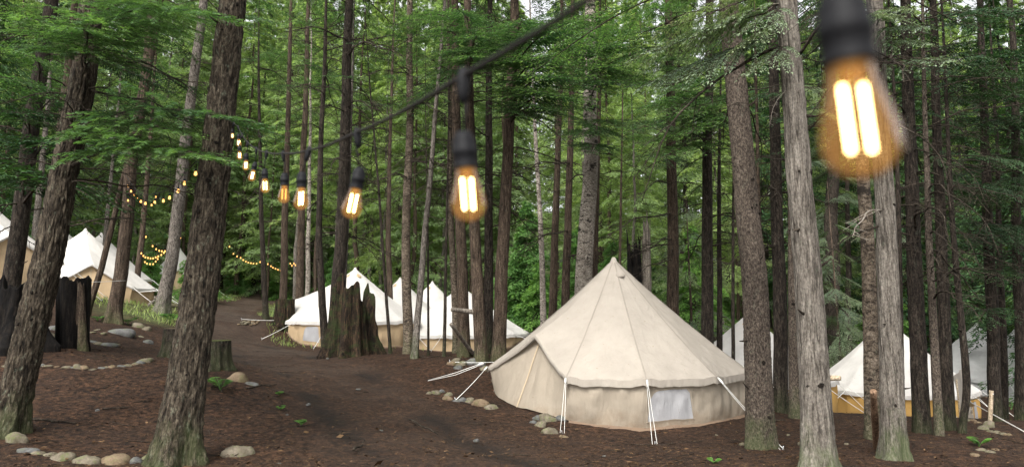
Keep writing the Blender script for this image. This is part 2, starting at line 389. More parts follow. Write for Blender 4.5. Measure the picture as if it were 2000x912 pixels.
# ------------------------------------------------------------------ terrain
_ctrl = [(345,900,7.3),(15,845,8),(1602,915,7.3),(1745,893,8.5),(1482,866,9.5),(10,655,12.3),(145,686,12.5),(85,716,11.0),(290,708,11.3),
 (335,698,12.5),(430,722,11.3),(690,690,17.5),(905,692,16.3),(975,692,16),(800,692,17.3),(1200,795,13.7),(1280,868,10.05),(1097,848,10.7),(1040,800,12.2),
 (960,786,13.4),(1430,796,13.7),(870,770,13.2),(222,628,17),(168,615,17.5),(318,612,22),(519,618,26),(555,620,25.5),(563,672,24.5),(800,677,25),(850,692,25),(945,692,25),(450,602,36),(480,592,45),
 (420,650,22),(500,720,15),(600,800,10.5),(1062,622,30),(1523,806,13.3),(1553,816,12.6),(1798,842,11),(1850,838,12),(1878,848,11.5),(1705,848,10),
 (1945,828,14.5),(1995,820,15.5),(1617,803,23.5),(1760,812,24),(1905,848,21),(1480,793,20),(1890,752,35),(1990,752,37),(165,602,27),(40,560,21),(330,565,42),
 (1040,612,38),(782,671,31.5),(845,664,37),(905,684,28),(1650,690,33),(1310,640,26),(700,618,40),(900,905,6.8),(1250,905,8.2),(700,905,6.8)]
_cw = [pix(*c) for c in _ctrl]
_cw += [np.array(p, float) for p in [(0,0,0),(-4,2,0.05),(4,2,-0.1),(-12,0,0.4),(12,0,-0.9),(0,-15,-0.4),(-20,-12,0.6),(20,-12,-1.4),
 (-40,20,3.5),(-45,50,5.0),(-30,80,5.0),(0,80,5.5),(30,80,3.5),(60,70,-0.5),(55,40,-3.2),(45,15,-3.4),(0,150,20),(-90,100,14),(90,110,8),(-90,0,5.5),(90,0,-5.0),(-60,200,30),(60,200,26)]]
_cw = np.array(_cw)
def _tps_fit(P, lam):
    n = len(P); xy = P[:, :2] / 20.0
    r = np.linalg.norm(xy[:, None] - xy[None], axis=-1); K = np.where(r > 0, r * r * np.log(r + 1e-12), 0) + lam * np.eye(n)
    Q = np.concatenate([np.ones((n, 1)), xy], 1)
    A = np.block([[K, Q], [Q.T, np.zeros((3, 3))]])
    return np.linalg.solve(A, np.concatenate([P[:, 2], np.zeros(3)]))
_w = _tps_fit(_cw, 0.006)
PATH = np.array([pix(*p)[:2] for p in [(1000,930,6.2),(880,880,7.6),(760,800,10.3),(640,740,13.5),(520,690,17.5),(445,650,22),(440,625,28),(455,606,36),(500,594,46),(520,590,60)]])
PATHW = np.array([1.5, 1.5, 1.5, 1.5, 1.5, 1.4, 1.3, 1.2, 1.2, 1.2])
def path_dist(x, y):
    best = np.full(np.shape(x), 1e9)
    for a, b, wa, wb in zip(PATH[:-1], PATH[1:], PATHW[:-1], PATHW[1:]):
        ab = b - a; t = np.clip(((x - a[0]) * ab[0] + (y - a[1]) * ab[1]) / (ab @ ab), 0, 1)
        d = np.hypot(x - a[0] - t * ab[0], y - a[1] - t * ab[1]) / (wa + (wb - wa) * t)
        best = np.minimum(best, d)
    return best
def gz(x, y):
    x = np.atleast_1d(np.asarray(x, float)); y = np.atleast_1d(np.asarray(y, float))
    q = np.stack([x, y], -1).reshape(-1, 2) / 20.0; out = np.zeros(len(q))
    for k in range(0, len(q), 20000):
        s = q[k:k + 20000]; r = np.linalg.norm(s[:, None] - _cw[None, :, :2] / 20.0, axis=-1)
        out[k:k + 20000] = (r * r * np.log(r + 1e-12)) @ _w[:len(_cw)] + _w[len(_cw)] + s @ _w[len(_cw) + 1:]
    out = out.reshape(x.shape)
    p = P3(x, y)
    return out + 0.09 * fbm(p * 0.45, 3, 3) + 0.035 * fbm(p * 1.9, 3, 9)
def g1(x, y): return float(gz(x, y)[0])
def hit(px, py, lo=3.0, hi=90.0):
    a, b = pix(px, py, lo), pix(px, py, hi)
    t = np.concatenate([np.linspace(0, 0.3, 700), np.linspace(0.3, 1, 500)[1:]])
    q = a + (b - a) * t[:, None]; below = q[:, 2] < gz(q[:, 0], q[:, 1])
    k = int(np.argmax(below)) if below.any() else len(t) - 1
    p = q[k]; return np.array([p[0], p[1], g1(p[0], p[1])])

def build_ground():
    u = np.linspace(-1, 1, 600); x = np.sinh(u * 4.3) / np.sinh(4.3) * 230 + u * 6
    v = np.linspace(0, 1, 680); y = -25 + 29 * np.clip(v / 0.06, 0, 1) + np.clip((v - 0.06) / 0.94, 0, 1) ** 1 * 0
    vv = np.clip((v - 0.06) / 0.94, 0, 1); y = y + 14 * vv + 262 * (np.exp(vv * 4.2) - 1 - vv * 4.2) / (np.exp(4.2) - 5.2)
    X, Y = np.meshgrid(x, y); Z = gz(X, Y)
    p = P3(X, Y)
    Z = Z + 0.02 * fbm(p * 5.0, 3, 21) * np.clip((40 - Y) / 10, 0, 1)
    pd = path_dist(X, Y)
    pm = np.clip(1.25 - pd, 0, 1)
    rut = np.exp(-((pd - 0.55) / 0.16) ** 2)
    far = np.clip((Y - 11) / 10, 0, 1)
    Z = Z - 0.06 * rut * (0.4 + 0.6 * vnoise(p * 0.8, 5) ** 2) - 0.03 * pm
    pathm = np.clip(pm * 1.6, 0, 1) * (0.30 + 0.70 * far) * (0.55 + 0.45 * np.clip(fbm(p * 1.1, 3, 8) * 2 + 0.5, 0, 1))
    mud = np.clip(rut * np.clip(fbm(p * 1.1, 4, 33) * 3.2 + 0.35, 0, 1) + 0.0, 0, 1) * np.clip((26 - Y) / 8, 0, 1) * 0.85
    gr = np.clip((Y - 25) / 9, 0, 1) * np.clip((pd - 1.1) * 2.5, 0, 1)
    gr = np.maximum(gr, np.clip(1 - np.hypot((X + 10.9) / 2.6, (Y - 23) / 5.5), 0, 1) * np.clip((pd - 1.0) * 2.5, 0, 1))
    gr = np.where((X > 6) & (Y < 30), 0, gr)
    o = ob('ground', mesh('ground', np.stack([X, Y, Z], -1).reshape(-1, 3), grid_faces(len(y), len(x)), [M['ground']], None, True,
            {'path': pathm.ravel(), 'mud': mud.ravel(), 'green': np.clip(gr, 0, 1).ravel()}))
    tag(o, 'brown forest floor of needles and bark chips with a worn dirt path', 'ground', kind='structure')
build_ground()

# ------------------------------------------------------------------ foliage meshes
def leaf_quads(P, A, S, l, w):
    """diamond leaves -> V, F"""
    n = len(P); l = l[:, None]; w = w[:, None]
    V = np.stack([P, P + A * l * 0.42 + S * w * 0.5, P + A * l, P + A * l * 0.42 - S * w * 0.5], 1).reshape(-1, 3)
    return V, np.arange(4 * n).reshape(-1, 4)

def needle_tris(P, A, S, l, k=5, nl=0.013, nw=0.0042):
    u = np.linspace(0.06, 0.97, k)
    B = P[:, None, :] + A[:, None, :] * (l[:, None] * u)[..., None]                       # n,k,3
    out = []
    for s in (-1, 1):
        D = A[:, None, :] * 0.55 + S[:, None, :] * (0.85 * s)
        ln = nl * (1.15 - 0.5 * u)[None, :, None]
        a = B - A[:, None, :] * nw; b = B + A[:, None, :] * nw; c = B + D * ln
        out.append(np.stack([a, b, c] if s > 0 else [b, a, c], 2))
    V = np.concatenate(out, 1).reshape(-1, 3)
    return V, np.arange(len(V)).reshape(-1, 3)

def nrm(a): return a / (np.linalg.norm(a, axis=-1, keepdims=True) + 1e-9)

def bough(seed, L, kind, lod):
    r = np.random.default_rng(seed)
    droop = {'hem': 0.20, 'ced': 0.26}[kind]
    wob = r.normal(0, 0.05, 3) * L
    C = lambda s: np.stack([s, wob[0] * np.sin(3 * s / L) + wob[1] * np.sin(7 * s / L) * 0.3, -droop * s * s / L + 0.02 * L * np.sin(5 * s / L + seed)], -1)
    ds = 0.05 if (lod == 'hi' or kind == 'ced') else 0.075
    b = Batch(); PP, AA, SS, LL, TT = [], [], [], [], []
    s0 = 0.16 * L
    ss = np.arange(s0, L, ds); side = 1
    stem = np.linspace(0, L, 14)
    V, F = tube(C(stem), np.linspace(0.011, 0.002, 14) * (L / 1.8), 5); b.add(V, F, 1, 0.3)
    for s in ss:
        for side in (-1, 1):
            if r.random() < 0.10: continue
            p0 = C(np.array(s + r.uniform(-.5, .5) * ds)); f = s / L
            ln = L * 0.36 * min(1, (1.04 - f) / 0.55) * min(1, 0.35 + f * 2.2) * r.uniform(0.55, 1.12)
            if ln < 0.04: continue
            ang = math.radians(r.uniform(46, 66)) * side
            d = np.array([math.cos(ang), math.sin(ang), r.normal(-0.10, 0.10)])
            nt = max(3, int(ln / (0.026 if lod == 'hi' or kind == 'ced' else 0.04)))
            u = np.linspace(0.10, 1.0, nt)
            sec = p0 + d * (u[:, None] * ln) + np.array([0, 0, -1.0]) * ((u ** 2) * ln * (0.22 if kind == 'hem' else 0.45))[:, None] + np.array([1.0, 0, 0]) * ((u ** 2) * ln * 0.18)[:, None]
            if lod != 'far':
                V, F = tube(np.concatenate([p0[None], sec[::max(1, nt // 4)], sec[-1:]]), 0.0022, 3, False); b.add(V, F, 1, 0.3)
            tan = nrm(np.gradient(sec, axis=0)) if nt > 1 else d[None]
            up = nrm(np.array([0.0, 0, 1]) + r.normal(0, 0.22, (nt, 3)))
            lat = nrm(np.cross(up, tan))
            for s2 in (-1, 1):
                a2 = np.radians(r.uniform(40, 62, nt))[:, None]
                A = nrm(tan * np.cos(a2) + lat * np.sin(a2) * s2 + np.array([0, 0, -1.0]) * r.uniform(0.0, 0.35, (nt, 1)))
                tl = (0.034 + 0.052 * (1 - u) * min(1, ln / 0.4)) * r.uniform(0.6, 1.3, nt) * (0.9 if kind == 'ced' else 1)
                PP.append(sec); AA.append(A); SS.append(nrm(np.cross(up + r.normal(0, .25, (nt, 3)), A))); LL.append(tl)
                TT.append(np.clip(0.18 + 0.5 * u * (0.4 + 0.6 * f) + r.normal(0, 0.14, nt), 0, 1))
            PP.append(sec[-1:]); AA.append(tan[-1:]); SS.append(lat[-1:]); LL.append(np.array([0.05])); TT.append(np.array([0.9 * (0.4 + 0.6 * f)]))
    PP, AA, SS, LL, TT = map(np.concatenate, (PP, AA, SS, LL, TT))
    if lod == 'hi' and kind == 'hem':
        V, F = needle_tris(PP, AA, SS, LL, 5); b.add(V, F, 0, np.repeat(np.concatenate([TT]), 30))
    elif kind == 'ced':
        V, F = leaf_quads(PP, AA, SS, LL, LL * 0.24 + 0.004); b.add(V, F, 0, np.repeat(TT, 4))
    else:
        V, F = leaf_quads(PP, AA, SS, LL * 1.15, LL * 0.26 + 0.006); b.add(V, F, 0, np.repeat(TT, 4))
    tip = C(np.array(L * 1.0))
    return b, tip

BOUGH = {}
def get_boughs():
    for kind, lods in (('hem', ('hi', 'mid')), ('ced', ('mid',))):
        for lod in lods:
            for k, L in enumerate((1.1, 1.7, 2.5)):
                b, tip = bough(11 + 7 * k + (3 if kind == 'ced' else 0), L, kind, lod)
                BOUGH[(kind, lod, k)] = (b.build('bough_%s_%s' % (kind, lod), [M['hem'] if kind == 'hem' else M['ced'], M['twig']], False, 'tint'), L, tip)
                if kind == 'hem' and lod == 'mid':
                    BOUGH[('dark', lod, k)] = (b.build('bough_dark', [M['hemdark'], M['twig']], False, 'tint'), L, tip)
get_boughs()

def put_bough(tree, B, T, kind='hem', lod='hi', roll=0.0):
    """bough from trunk point B to tip T (world), child of tree"""
    B = np.asarray(B, float); T = np.asarray(T, float); D = T - B; dist = np.linalg.norm(D)
    k = 0 if dist < 1.4 else (1 if dist < 2.1 else 2)
    me, L, tip = BOUGH[(kind, lod, k)]
    rx = math.hypot(tip[0], tip[1]); ta = math.atan2(tip[2], rx)
    el = math.atan2(D[2], math.hypot(D[0], D[1])) - ta
    yaw = math.atan2(D[1], D[0]) - math.atan2(tip[1], tip[0])
    o = ob('bough', me, tree)
    Rm = Matrix.Rotation(yaw, 4, 'Z') @ Matrix.Rotation(-el, 4, 'Y') @ Matrix.Rotation(roll, 4, 'X')
    s = dist / np.linalg.norm(tip)
    o.matrix_local = Matrix.Translation(Vector(B) - tree.location) @ Rm @ Matrix.Scale(s, 4)
    return o

def dead_branch(seed, L, nt, arch):
    r = np.random.default_rng(seed); b = Batch()
    s = np.linspace(0, 1, 12)
    ph = r.uniform(0, 6, 3)
    path = np.stack([s * L, 0.05 * L * np.sin(3 * s + ph[0]) * s + 0.012 * L * np.sin(17 * s + ph[2]), arch * L * (0.35 * s - s ** 2) + 0.015 * L * np.sin(11 * s + ph[1])], -1)
    V, F = tube(path, np.linspace(0.015, 0.004, 12) * (0.5 + 0.4 * L), 5); b.add(V, F)
    for k in range(nt):
        f = r.uniform(0.15, 0.97); p0 = np.array([np.interp(f, s, path[:, i]) for i in range(3)])
        a = r.uniform(0.5, 1.2) * r.choice([-1, 1]); l = L * r.uniform(0.12, 0.42) * (1.1 - f * 0.6)
        u = np.linspace(0, 1, 6)[:, None]
        d = np.array([math.cos(a), math.sin(a), r.normal(-0.05, 0.25)])
        q = p0 + d * u * l + np.array([0.15, 0, -0.35 * abs(r.normal(0.5, 0.5))]) * (u ** 2) * l + r.normal(0, 0.012 * l, (6, 3)) * u
        V, F = tube(q, np.linspace(0.007, 0.0025, 6), 4, False); b.add(V, F)
        if l > 0.3:
            for _ in range(3):
                g = r.uniform(0.3, 0.9); p1 = np.array([np.interp(g, u[:, 0], q[:, i]) for i in range(3)])
                d2 = nrm(d + r.normal(0, 0.6, 3)); V, F = tube(p1 + d2 * np.linspace(0, 1, 3)[:, None] * l * r.uniform(0.2, 0.45), np.array([0.003, 0.002, 0.001]), 3, False); b.add(V, F)
    return b
DEAD = [dead_branch(100 + k, L, n, a).build('dead_branch', [M['twig']], True) for k, (L, n, a) in enumerate([(1.0, 7, .1), (1.4, 9, .2), (1.8, 12, .25), (2.2, 14, .3), (2.6, 16, .45), (1.6, 8, .6), (2.4, 10, .75), (0.7, 4, 0)])]
PALE = [dead_branch(140 + k, L, n, a).build('pale_branch', [M['paletwig']], True) for k, (L, n, a) in enumerate([(1.5, 7, .3), (2.2, 8, .5), (1.9, 9, .7)])]
def stub_mesh():
    V, F = tube(np.array([[-.05, 0, 0], [0.03, 0, .005], [.10, .004, .012], [.16, .0, .03]]), np.array([.03, .022, .015, .008]), 7)
    return mesh('stub', V, F, [M['twig']])
STUB = stub_mesh()
def knot_mesh():
    V, F = lathe([(0.0, 0.012), (0.016, 0.013), (0.028, 0.022), (0.042, 0.016), (0.055, -0.012)], 12)
    V = V[:, [2, 0, 1]] * np.array([1, 0.8, 1.15]); V[:, 1:] += 0.007 * np.stack([vnoise(V * 60, 1), vnoise(V * 60, 2)], -1)
    return mesh('knot', V, F, [M['knot']])
KNOT = knot_mesh()

# ------------------------------------------------------------------ trunks
def trunk_mesh(name, zs, cx, cy_, rad, nseg, mat, disp, seed, flare, lobes, style):
    th = np.linspace(0, 2 * np.pi, nseg, endpoint=False); Z, T = np.meshgrid(zs, th, indexing='ij')
    R = np.repeat(rad[:, None], nseg, 1)
    r = np.random.default_rng(seed); ph = r.uniform(0, 6.28, 3)
    lob = 0.55 + 0.45 * np.cos(T * lobes + ph[0]) * 0.8 + 0.25 * np.cos(T * (lobes - 2) + ph[1])
    R = R * (1 + flare * np.exp(-np.clip(Z, 0, None) / (rad[0] * 1.3)) * np.clip(lob, 0, 2))
    q = np.stack([np.cos(T) * R, np.sin(T) * R, Z], -1)
    R = R * (1 + 0.04 * fbm(q * np.array([3, 3, 0.9]), 3, seed))
    if disp > 0:
        sc = {'fir': (30, 5.0), 'spruce': (38, 20), 'cedar': (34, 2.6), 'rough': (16, 26)}.get(style, (26, 5))
        n = fbm(q * np.array([sc[0], sc[0], sc[1]]), 4, seed + 5)
        ridge = 1 - np.abs(n) * 2.6
        R = R - disp * np.clip(ridge, -0.4, 1) + disp * 0.4 * fbm(q * np.array([8, 8, 2.5]), 3, seed + 8)
    V = np.stack([cx[:, None] + np.cos(T) * R, cy_[:, None] + np.sin(T) * R, Z], -1).reshape(-1, 3)
    V = np.concatenate([V, [[cx[-1], cy_[-1], zs[-1] + 0.05]]])
    k = (len(zs) - 1) * nseg; j = np.arange(nseg)
    cap = np.stack([k + j, k + (j + 1) % nseg, np.full(nseg, len(V) - 1)], -1)
    return mesh(name, V, [grid_faces(len(zs), nseg, True), cap], [mat])

class Tree: pass
def make_tree(label, pts, d, w, style, H=None, flare=0.5, group=None, cat='tree', near=False, dead=(8, 1.2, 7.0), live=(10, 6.0, None), kind='hem', lod='mid', name='conifer_tree', knots=0, stubs=3, seed=None, lobes=5, wtop=None):
    """pts: photo pixels, base first, all at distance d; w: photo width of the trunk near the base"""
    t = Tree(); seed = seed if seed is not None else abs(hash((pts[0], d))) % 9973
    r = np.random.default_rng(int(pts[0][0] * 13 + pts[0][1]) % 99991)
    W = np.array([pix(px, py, d) for px, py in pts])
    x0, y0 = W[0][0], d; z0 = g1(x0, y0)
    base = np.array([x0, y0, z0])
    zz = W[:, 2] - z0; xx = W[:, 0] - x0; zz[0] = 0
    cosv = math.cos(math.atan((pts[0][0] - 1000) / F_PX)); rad0 = 0.5 * w * d / F_PX * cosv      # trunks off the axis look wider
    H = H or min(26.0, max(9.0, rad0 * 2 * 62))
    H = max(H, zz[-1] + 1.0)
    sl = (xx[-1] - xx[-2]) / (zz[-1] - zz[-2])
    sl *= 0.6
    zz = np.append(zz, H); xx = np.append(xx, xx[-1] + sl * (H - zz[-2]))
    if near:
        vis = zz[-2] + 0.6
        zs = np.concatenate([np.linspace(-0.25, vis, 420), np.linspace(vis, H, 24)[1:]]); nseg = 110
    else:
        zs = np.concatenate([np.linspace(-0.3, 1.2, 14)[:-1], np.linspace(1.2, H, 46)]); nseg = 20
    X = np.interp(zs, zz, xx); k = np.ones(5) / 5
    if not near: X = np.convolve(np.pad(X, 2, 'edge'), k, 'valid')
    else:
        k = np.ones(41) / 41; X[:420] = np.convolve(np.pad(X[:420], 20, 'reflect', reflect_type='odd'), k, 'valid')
    X = X + 0.25 * rad0 * fbm(P3(zs * 0.5, seed), 2, seed); Yc = 0.5 * rad0 * fbm(P3(zs * 0.5, seed + 50.), 2, seed + 3)
    tt = np.clip(zs / H, 0, 1)
    rad = rad0 * ((1 - tt) ** 0.85 * 0.94 + 0.06)
    if wtop:
        rt = 0.5 * wtop * d / F_PX * cosv; zt = zz[-2]
        rad = np.where(zs < zt, rad0 + (rt - rad0) * np.clip(zs / zt, 0, 1), rt * np.clip((H - zs) / (H - zt), 0.05, 1))
    me = trunk_mesh('trunk', zs, X, Yc, rad, nseg, M[style], {'fir': 0.016, 'spruce': 0.007, 'cedar': 0.009}.get(style, 0.012) if near else 0.0, seed % 997, flare, lobes, style)
    t.o = thing(name, tuple(base), label, cat, group)
    ob('trunk', me, t.o)
    t.base, t.H, t.r, t.d = base, H, rad0, d
    t.at = lambda z: np.array([base[0] + np.interp(z, zs, X), base[1] + np.interp(z, zs, Yc), z0 + z])
    t.rad = lambda z: float(np.interp(z, zs, rad))
    n, zl, zh = dead
    if 14 < d < 24: n = int(n * 1.5)
    for _ in range(n):
        z = r.uniform(zl, min(zh, H * 0.8)); p = t.at(z); yaw = r.uniform(0, 6.28)
        me2 = DEAD[r.integers(len(DEAD))]
        o = ob('branch', me2, t.o, tuple(p - base), (r.normal(0, 0.4), r.normal(0.02, 0.22), yaw), r.uniform(0.5, 1.0) * (0.75 if rad0 < 0.1 else 1))
    for _ in range(stubs):
        z = r.uniform(0.6, min(7, H * 0.7)); p = t.at(z); yaw = r.uniform(-3.0, 0.2)
        e = t.rad(z) * 0.93
        ob('stub', STUB, t.o, tuple(p - base + np.array([math.cos(yaw) * e, math.sin(yaw) * e, 0])), (0, r.normal(0, 0.3), yaw), r.uniform(0.35, 0.9))
    for _ in range(knots):
        z = r.uniform(0.4, 5.5); p = t.at(z); yaw = -math.pi / 2 + r.uniform(-1.0, 1.0)
        e = t.rad(z) * 0.97
        ob('knot', KNOT, t.o, tuple(p - base + np.array([math.cos(yaw) * e, math.sin(yaw) * e, 0])), (r.uniform(0, 6), 0, yaw), r.uniform(0.25, 0.6))
    n, zl, zh = live
    zh = zh or H * 0.97
    for i in range(n):
        f = (i + r.uniform(0, 1)) / max(n, 1); z = zl + (zh - zl) * f
        if z > H * 0.98: continue
        p = t.at(z); yaw = r.uniform(0, 6.28); L = np.clip((H - z) * 0.22 + 0.6, 0.7, 3.2) * r.uniform(0.7, 1.1)
        T = p + np.array([math.cos(yaw) * L, math.sin(yaw) * L, -L * r.uniform(0.05, 0.45)])
        if T[1] < 3.5: continue
        put_bough(t.o, p, T, kind, lod, r.normal(0, 0.2))
    return t

TR = {}
def T(key, *a, **k): TR[key] = make_tree(*a, **k)
far_grp = 'slim trunks standing behind the camp'
G_R = 'dark trunks crowding the right of the camp'
# --- left side
T('t1', 'dark brown conifer rising behind the charred hollow stump and the leaning furrowed conifer', [(10,652),(38,450),(66,220),(98,0)], 12.3, 42, 'dark', flare=0.5, dead=(16,1.5,7), live=(20,4.5,None), kind='dark')
T('t2', 'thick furrowed conifer leaning over the big boulder that ends the front stone row', [(15,848),(40,720),(100,440),(143,220),(186,0)], 8.0, 72, 'fir', flare=0.55, near=True, dead=(14,2.2,6.5), live=(12,6.2,None), knots=7, stubs=5, wtop=56)
T('t3', 'pale grey slim conifer seen between the dark brown trunk and the leaning furrowed trunk', [(62,560),(76,400),(98,125),(106,20)], 27, 17, 'grey', dead=(12,3,14), live=(16,9,None))
T('t3b', 'brown slim conifer standing close behind the leaning furrowed conifer', [(88,600),(122,230),(142,60)], 20, 24, 'brown', dead=(12,2,12), live=(16,8,None))
T('t4', 'straight brown conifer with flared foot in front of the pitched tent door', [(222,630),(244,470),(268,250),(300,30)], 17, 30, 'brown', flare=1.0, dead=(22,3,12), live=(14,8.5,None))
T('t5', 'slender leaning conifer crossing the tent door beside the charred stump', [(167,618),(192,540),(215,456),(252,300),(300,110)], 17.3, 15, 'brown', flare=0.3, dead=(6,3,8), live=(5,9,None))
T('t6', 'very slim grey conifer rising behind the white tent peaks', [(196,560),(207,440),(240,110),(248,30)], 34, 11, 'grey', dead=(10,4,18), live=(14,10,None))
T('t6b', 'slim brown conifer behind the hanging bulbs near the flared brown trunk', [(262,590),(275,500),(291,310),(304,120)], 28, 14, 'brown', dead=(16,3,16), live=(14,10,None))
T('t7', 'pale grey leaning conifer with mossy flared foot in the grass by the far tent', [(318,613),(342,456),(372,220),(392,50)], 22, 28, 'grey', flare=0.9, dead=(22,3,14), live=(14,9,None))
T('t8', 'thick furrowed conifer with dark knots that carries the end of the bulb string', [(348,903),(395,500),(425,270),(459,0)], 7.3, 84, 'fir', flare=0.75, near=True, dead=(3,3.5,6.5), live=(10,6.4,None), knots=14, stubs=2, wtop=57)
# --- centre back
T('t9', 'slim dark conifer at the bend of the dirt path', [(519,620),(512,456),(508,300),(505,60)], 25.5, 12, 'dark', flare=0.8, dead=(20,3,15), live=(14,9,None))
T('t10', 'brown conifer rising directly behind the mossy cut stump by the path', [(552,605),(557,420),(562,250),(568,40)], 28, 16, 'brown', dead=(18,3,16), live=(16,9,None))
T('t11', 'reddish brown conifer with paler twin trunk behind the open tent door flap', [(584,600),(590,400),(596,200),(602,20)], 31, 17, 'brown', dead=(14,3,16), live=(16,9,None))
T('t11b', 'pale trunk standing tight against a reddish brown conifer behind the open tent', [(600,600),(604,400),(606,200),(608,20)], 33, 11, 'birch', dead=(10,3,16), live=(10,12,None))
T('t12', 'black slim conifer in front of the tent roof, left of the mossy stump', [(636,650),(622,470),(629,250),(637,0)], 18.3, 16, 'dark', flare=0.4, dead=(24,2.5,11), live=(10,9,None))
T('t13', 'dark conifer with lichen growing out of the back of the mossy broken stump', [(652,650),(668,456),(676,230),(684,0)], 18.0, 27, 'dark', flare=0.4, dead=(26,3.5,11), live=(12,9,None))
T('t13b', 'grey trunk close beside the dark lichen conifer above the mossy stump', [(667,650),(676,456),(685,230),(692,0)], 18.6, 13, 'grey', flare=0.4, dead=(10,4,11), live=(8,10,None))
T('t14', 'thin brown conifer behind the tent roof just right of the mossy stump', [(763,640),(758,456),(762,250),(772,0)], 29, 13, 'brown', dead=(16,4,17), live=(14,10,None))
T('t15', 'thin black sapling trunk with a rope tied round it beside the tent', [(763,680),(746,456),(733,280),(720,140),(712,20)], 17.6, 7, 'dark', flare=0.3, H=10, dead=(8,2.5,9), live=(5,6,None), stubs=0)
T('t16', 'golden barked birch with dark flared foot beside the tent wall', [(798,680),(794,456),(801,230),(803,0)], 17.8, 20, 'rough', flare=0.5, dead=(14,5,11), live=(8,9,None), name='birch_tree', wtop=12)
T('t17', 'slender grey trunk leaning right in front of the white tents', [(809,698),(829,456),(842,320),(853,190),(864,60)], 16.3, 14, 'grey', flare=0.4, H=13, dead=(10,3,9), live=(8,7.5,None))
T('t18', 'pencil thin sapling trunk right of the leaning grey trunk', [(837,697),(836,456),(832,250)], 16.6, 5, 'dark', flare=0.3, H=8, dead=(6,2,7), live=(4,5,None), stubs=0)
T('t21', 'thin dark sapling trunk beside the brown conifer with the propped pole', [(867,694),(872,456),(876,250)], 16.4, 7, 'dark', flare=0.3, H=9, dead=(8,2,8), live=(4,6,None), stubs=0)
T('t19', 'crooked blackish trunk tight behind the brown conifer with the propped pole', [(893,694),(882,470),(879,300),(876,80)], 17.2, 15, 'rough', flare=0.3, dead=(14,3,10), live=(10,8,None))
T('t20', 'brown conifer against which a bare pole is propped', [(906,694),(900,456),(894,250),(888,30)], 16.4, 24, 'brown', flare=0.35, dead=(16,3.5,10), live=(10,7.5,None))
T('t20b', 'brown conifer with a sawn side branch above the propped pole', [(940,702),(926,456),(919,250),(912,40)], 15.8, 25, 'brown', flare=0.4, dead=(16,3.5,10), live=(12,6.8,None))
T('t22', 'dark conifer squeezed between two brown conifers near the cream tent awning', [(953,694),(955,456),(955,250),(957,40)], 17, 20, 'dark', flare=0.3, dead=(22,2.5,10), live=(12,8,None))
T('t23', 'straight reddish brown conifer nearest the cream tent awning rope', [(972,694),(985,456),(996,230),(1004,0)], 16, 27, 'brown', flare=0.35, dead=(14,3.5,10), live=(12,7.5,None))
T('t24', 'thin pale birch with black marks left of the cream tent peak', [(1062,650),(1057,456),(1047,300),(1040,150)], 24, 13, 'birch', flare=0.3, dead=(10,4,14), live=(6,10,None), name='birch_tree')
T('t25', 'brown slim conifer between the thin birch and the thick birch', [(1076,640),(1083,456),(1091,280),(1096,120)], 23.5, 17, 'brown', dead=(16,3,14), live=(12,9,None))
T('t26', 'brown conifer just left of the thick black marked birch', [(1102,640),(1107,456),(1113,280),(1118,100)], 23, 18, 'brown', dead=(16,3,14), live=(12,9,None))
T('t27', 'thick white birch with black scars behind the cream tent', [(1134,640),(1144,456),(1155,235),(1156,120),(1152,0)], 20.5, 37, 'birch', flare=0.2, dead=(6,6,12), live=(8,9.5,None), name='birch_tree', wtop=22)
T('t27b', 'brown trunk half hidden behind the thick white birch', [(1160,640),(1163,456),(1168,275),(1172,80)], 22, 15, 'brown', dead=(14,3,13), live=(10,9,None))
T('t28', 'very thin trunk behind the peak of the cream tent', [(1207,640),(1211,456),(1216,250)], 25, 7, 'brown', H=12, dead=(12,3,11), live=(6,7,None), stubs=0)
T('t30', 'brown conifer with dark left edge right behind the cream tent roof', [(1315,680),(1313,456),(1310,250),(1304,0)], 19, 26, 'brown', flare=0.3, dead=(22,3,12), live=(12,8.5,None))
T('t31', 'dark brown conifer rising at the right slope of the cream tent', [(1377,700),(1382,456),(1385,120),(1386,0)], 17, 26, 'dark', flare=0.3, dead=(26,3,11), live=(12,7.5,None))
T('t32', 'slim dark conifer beside the dark brown one at the cream tent slope', [(1402,705),(1405,456),(1407,120)], 17.6, 13, 'dark', flare=0.3, dead=(16,3,11), live=(8,8,None))
T('t33', 'pole thin dark trunk in front of the white tent behind the scaly conifer', [(1429,730),(1432,456),(1434,200)], 15.5, 8, 'dark', flare=0.3, H=11, dead=(12,2.5,9), live=(5,7,None), stubs=0)
# --- right side
T('t34', 'thick brown scaly conifer beside the guy rope of the cream tent', [(1484,868),(1466,500),(1443,250),(1424,0)], 9.4, 56, 'spruce', flare=0.25, near=True, dead=(8,3.5,6.5), live=(10,6.0,None), knots=6, stubs=10, wtop=42)
T('t34b', 'slim conifer seen just right of the thick scaly conifer', [(1497,800),(1484,456),(1478,200),(1474,0)], 14.0, 14, 'brown', flare=0.3, dead=(16,2.5,9), live=(8,7,None))
T('t36', 'dark straight conifer between the scaly conifer and the pale grey cedar', [(1524,808),(1519,456),(1514,200),(1508,0)], 13.3, 30, 'dark', flare=0.25, dead=(18,2.5,9), live=(12,7,None), kind='dark')
T('t38', 'brown conifer with dark knots half hidden by the pale grey cedar', [(1554,818),(1549,456),(1541,200)], 12.5, 25, 'spruce', flare=0.3, dead=(12,2.5,8.5), live=(8,7,None), knots=6)
T('t37', 'pale grey cedar with mossy flared foot and a broken side stub', [(1606,918),(1572,456),(1554,230),(1537,0)], 7.2, 66, 'cedar', flare=0.65, near=True, dead=(4,3.0,6), live=(6,6.2,None), kind='ced', knots=3, stubs=8, lobes=4, wtop=44)
T('t39', 'peeling dark barked birch touching the smaller grey cedar', [(1704,850),(1694,456),(1687,330),(1676,0)], 10.0, 34, 'rough', flare=0.2, dead=(6,3.5,7), live=(6,6.5,None), name='birch_tree')
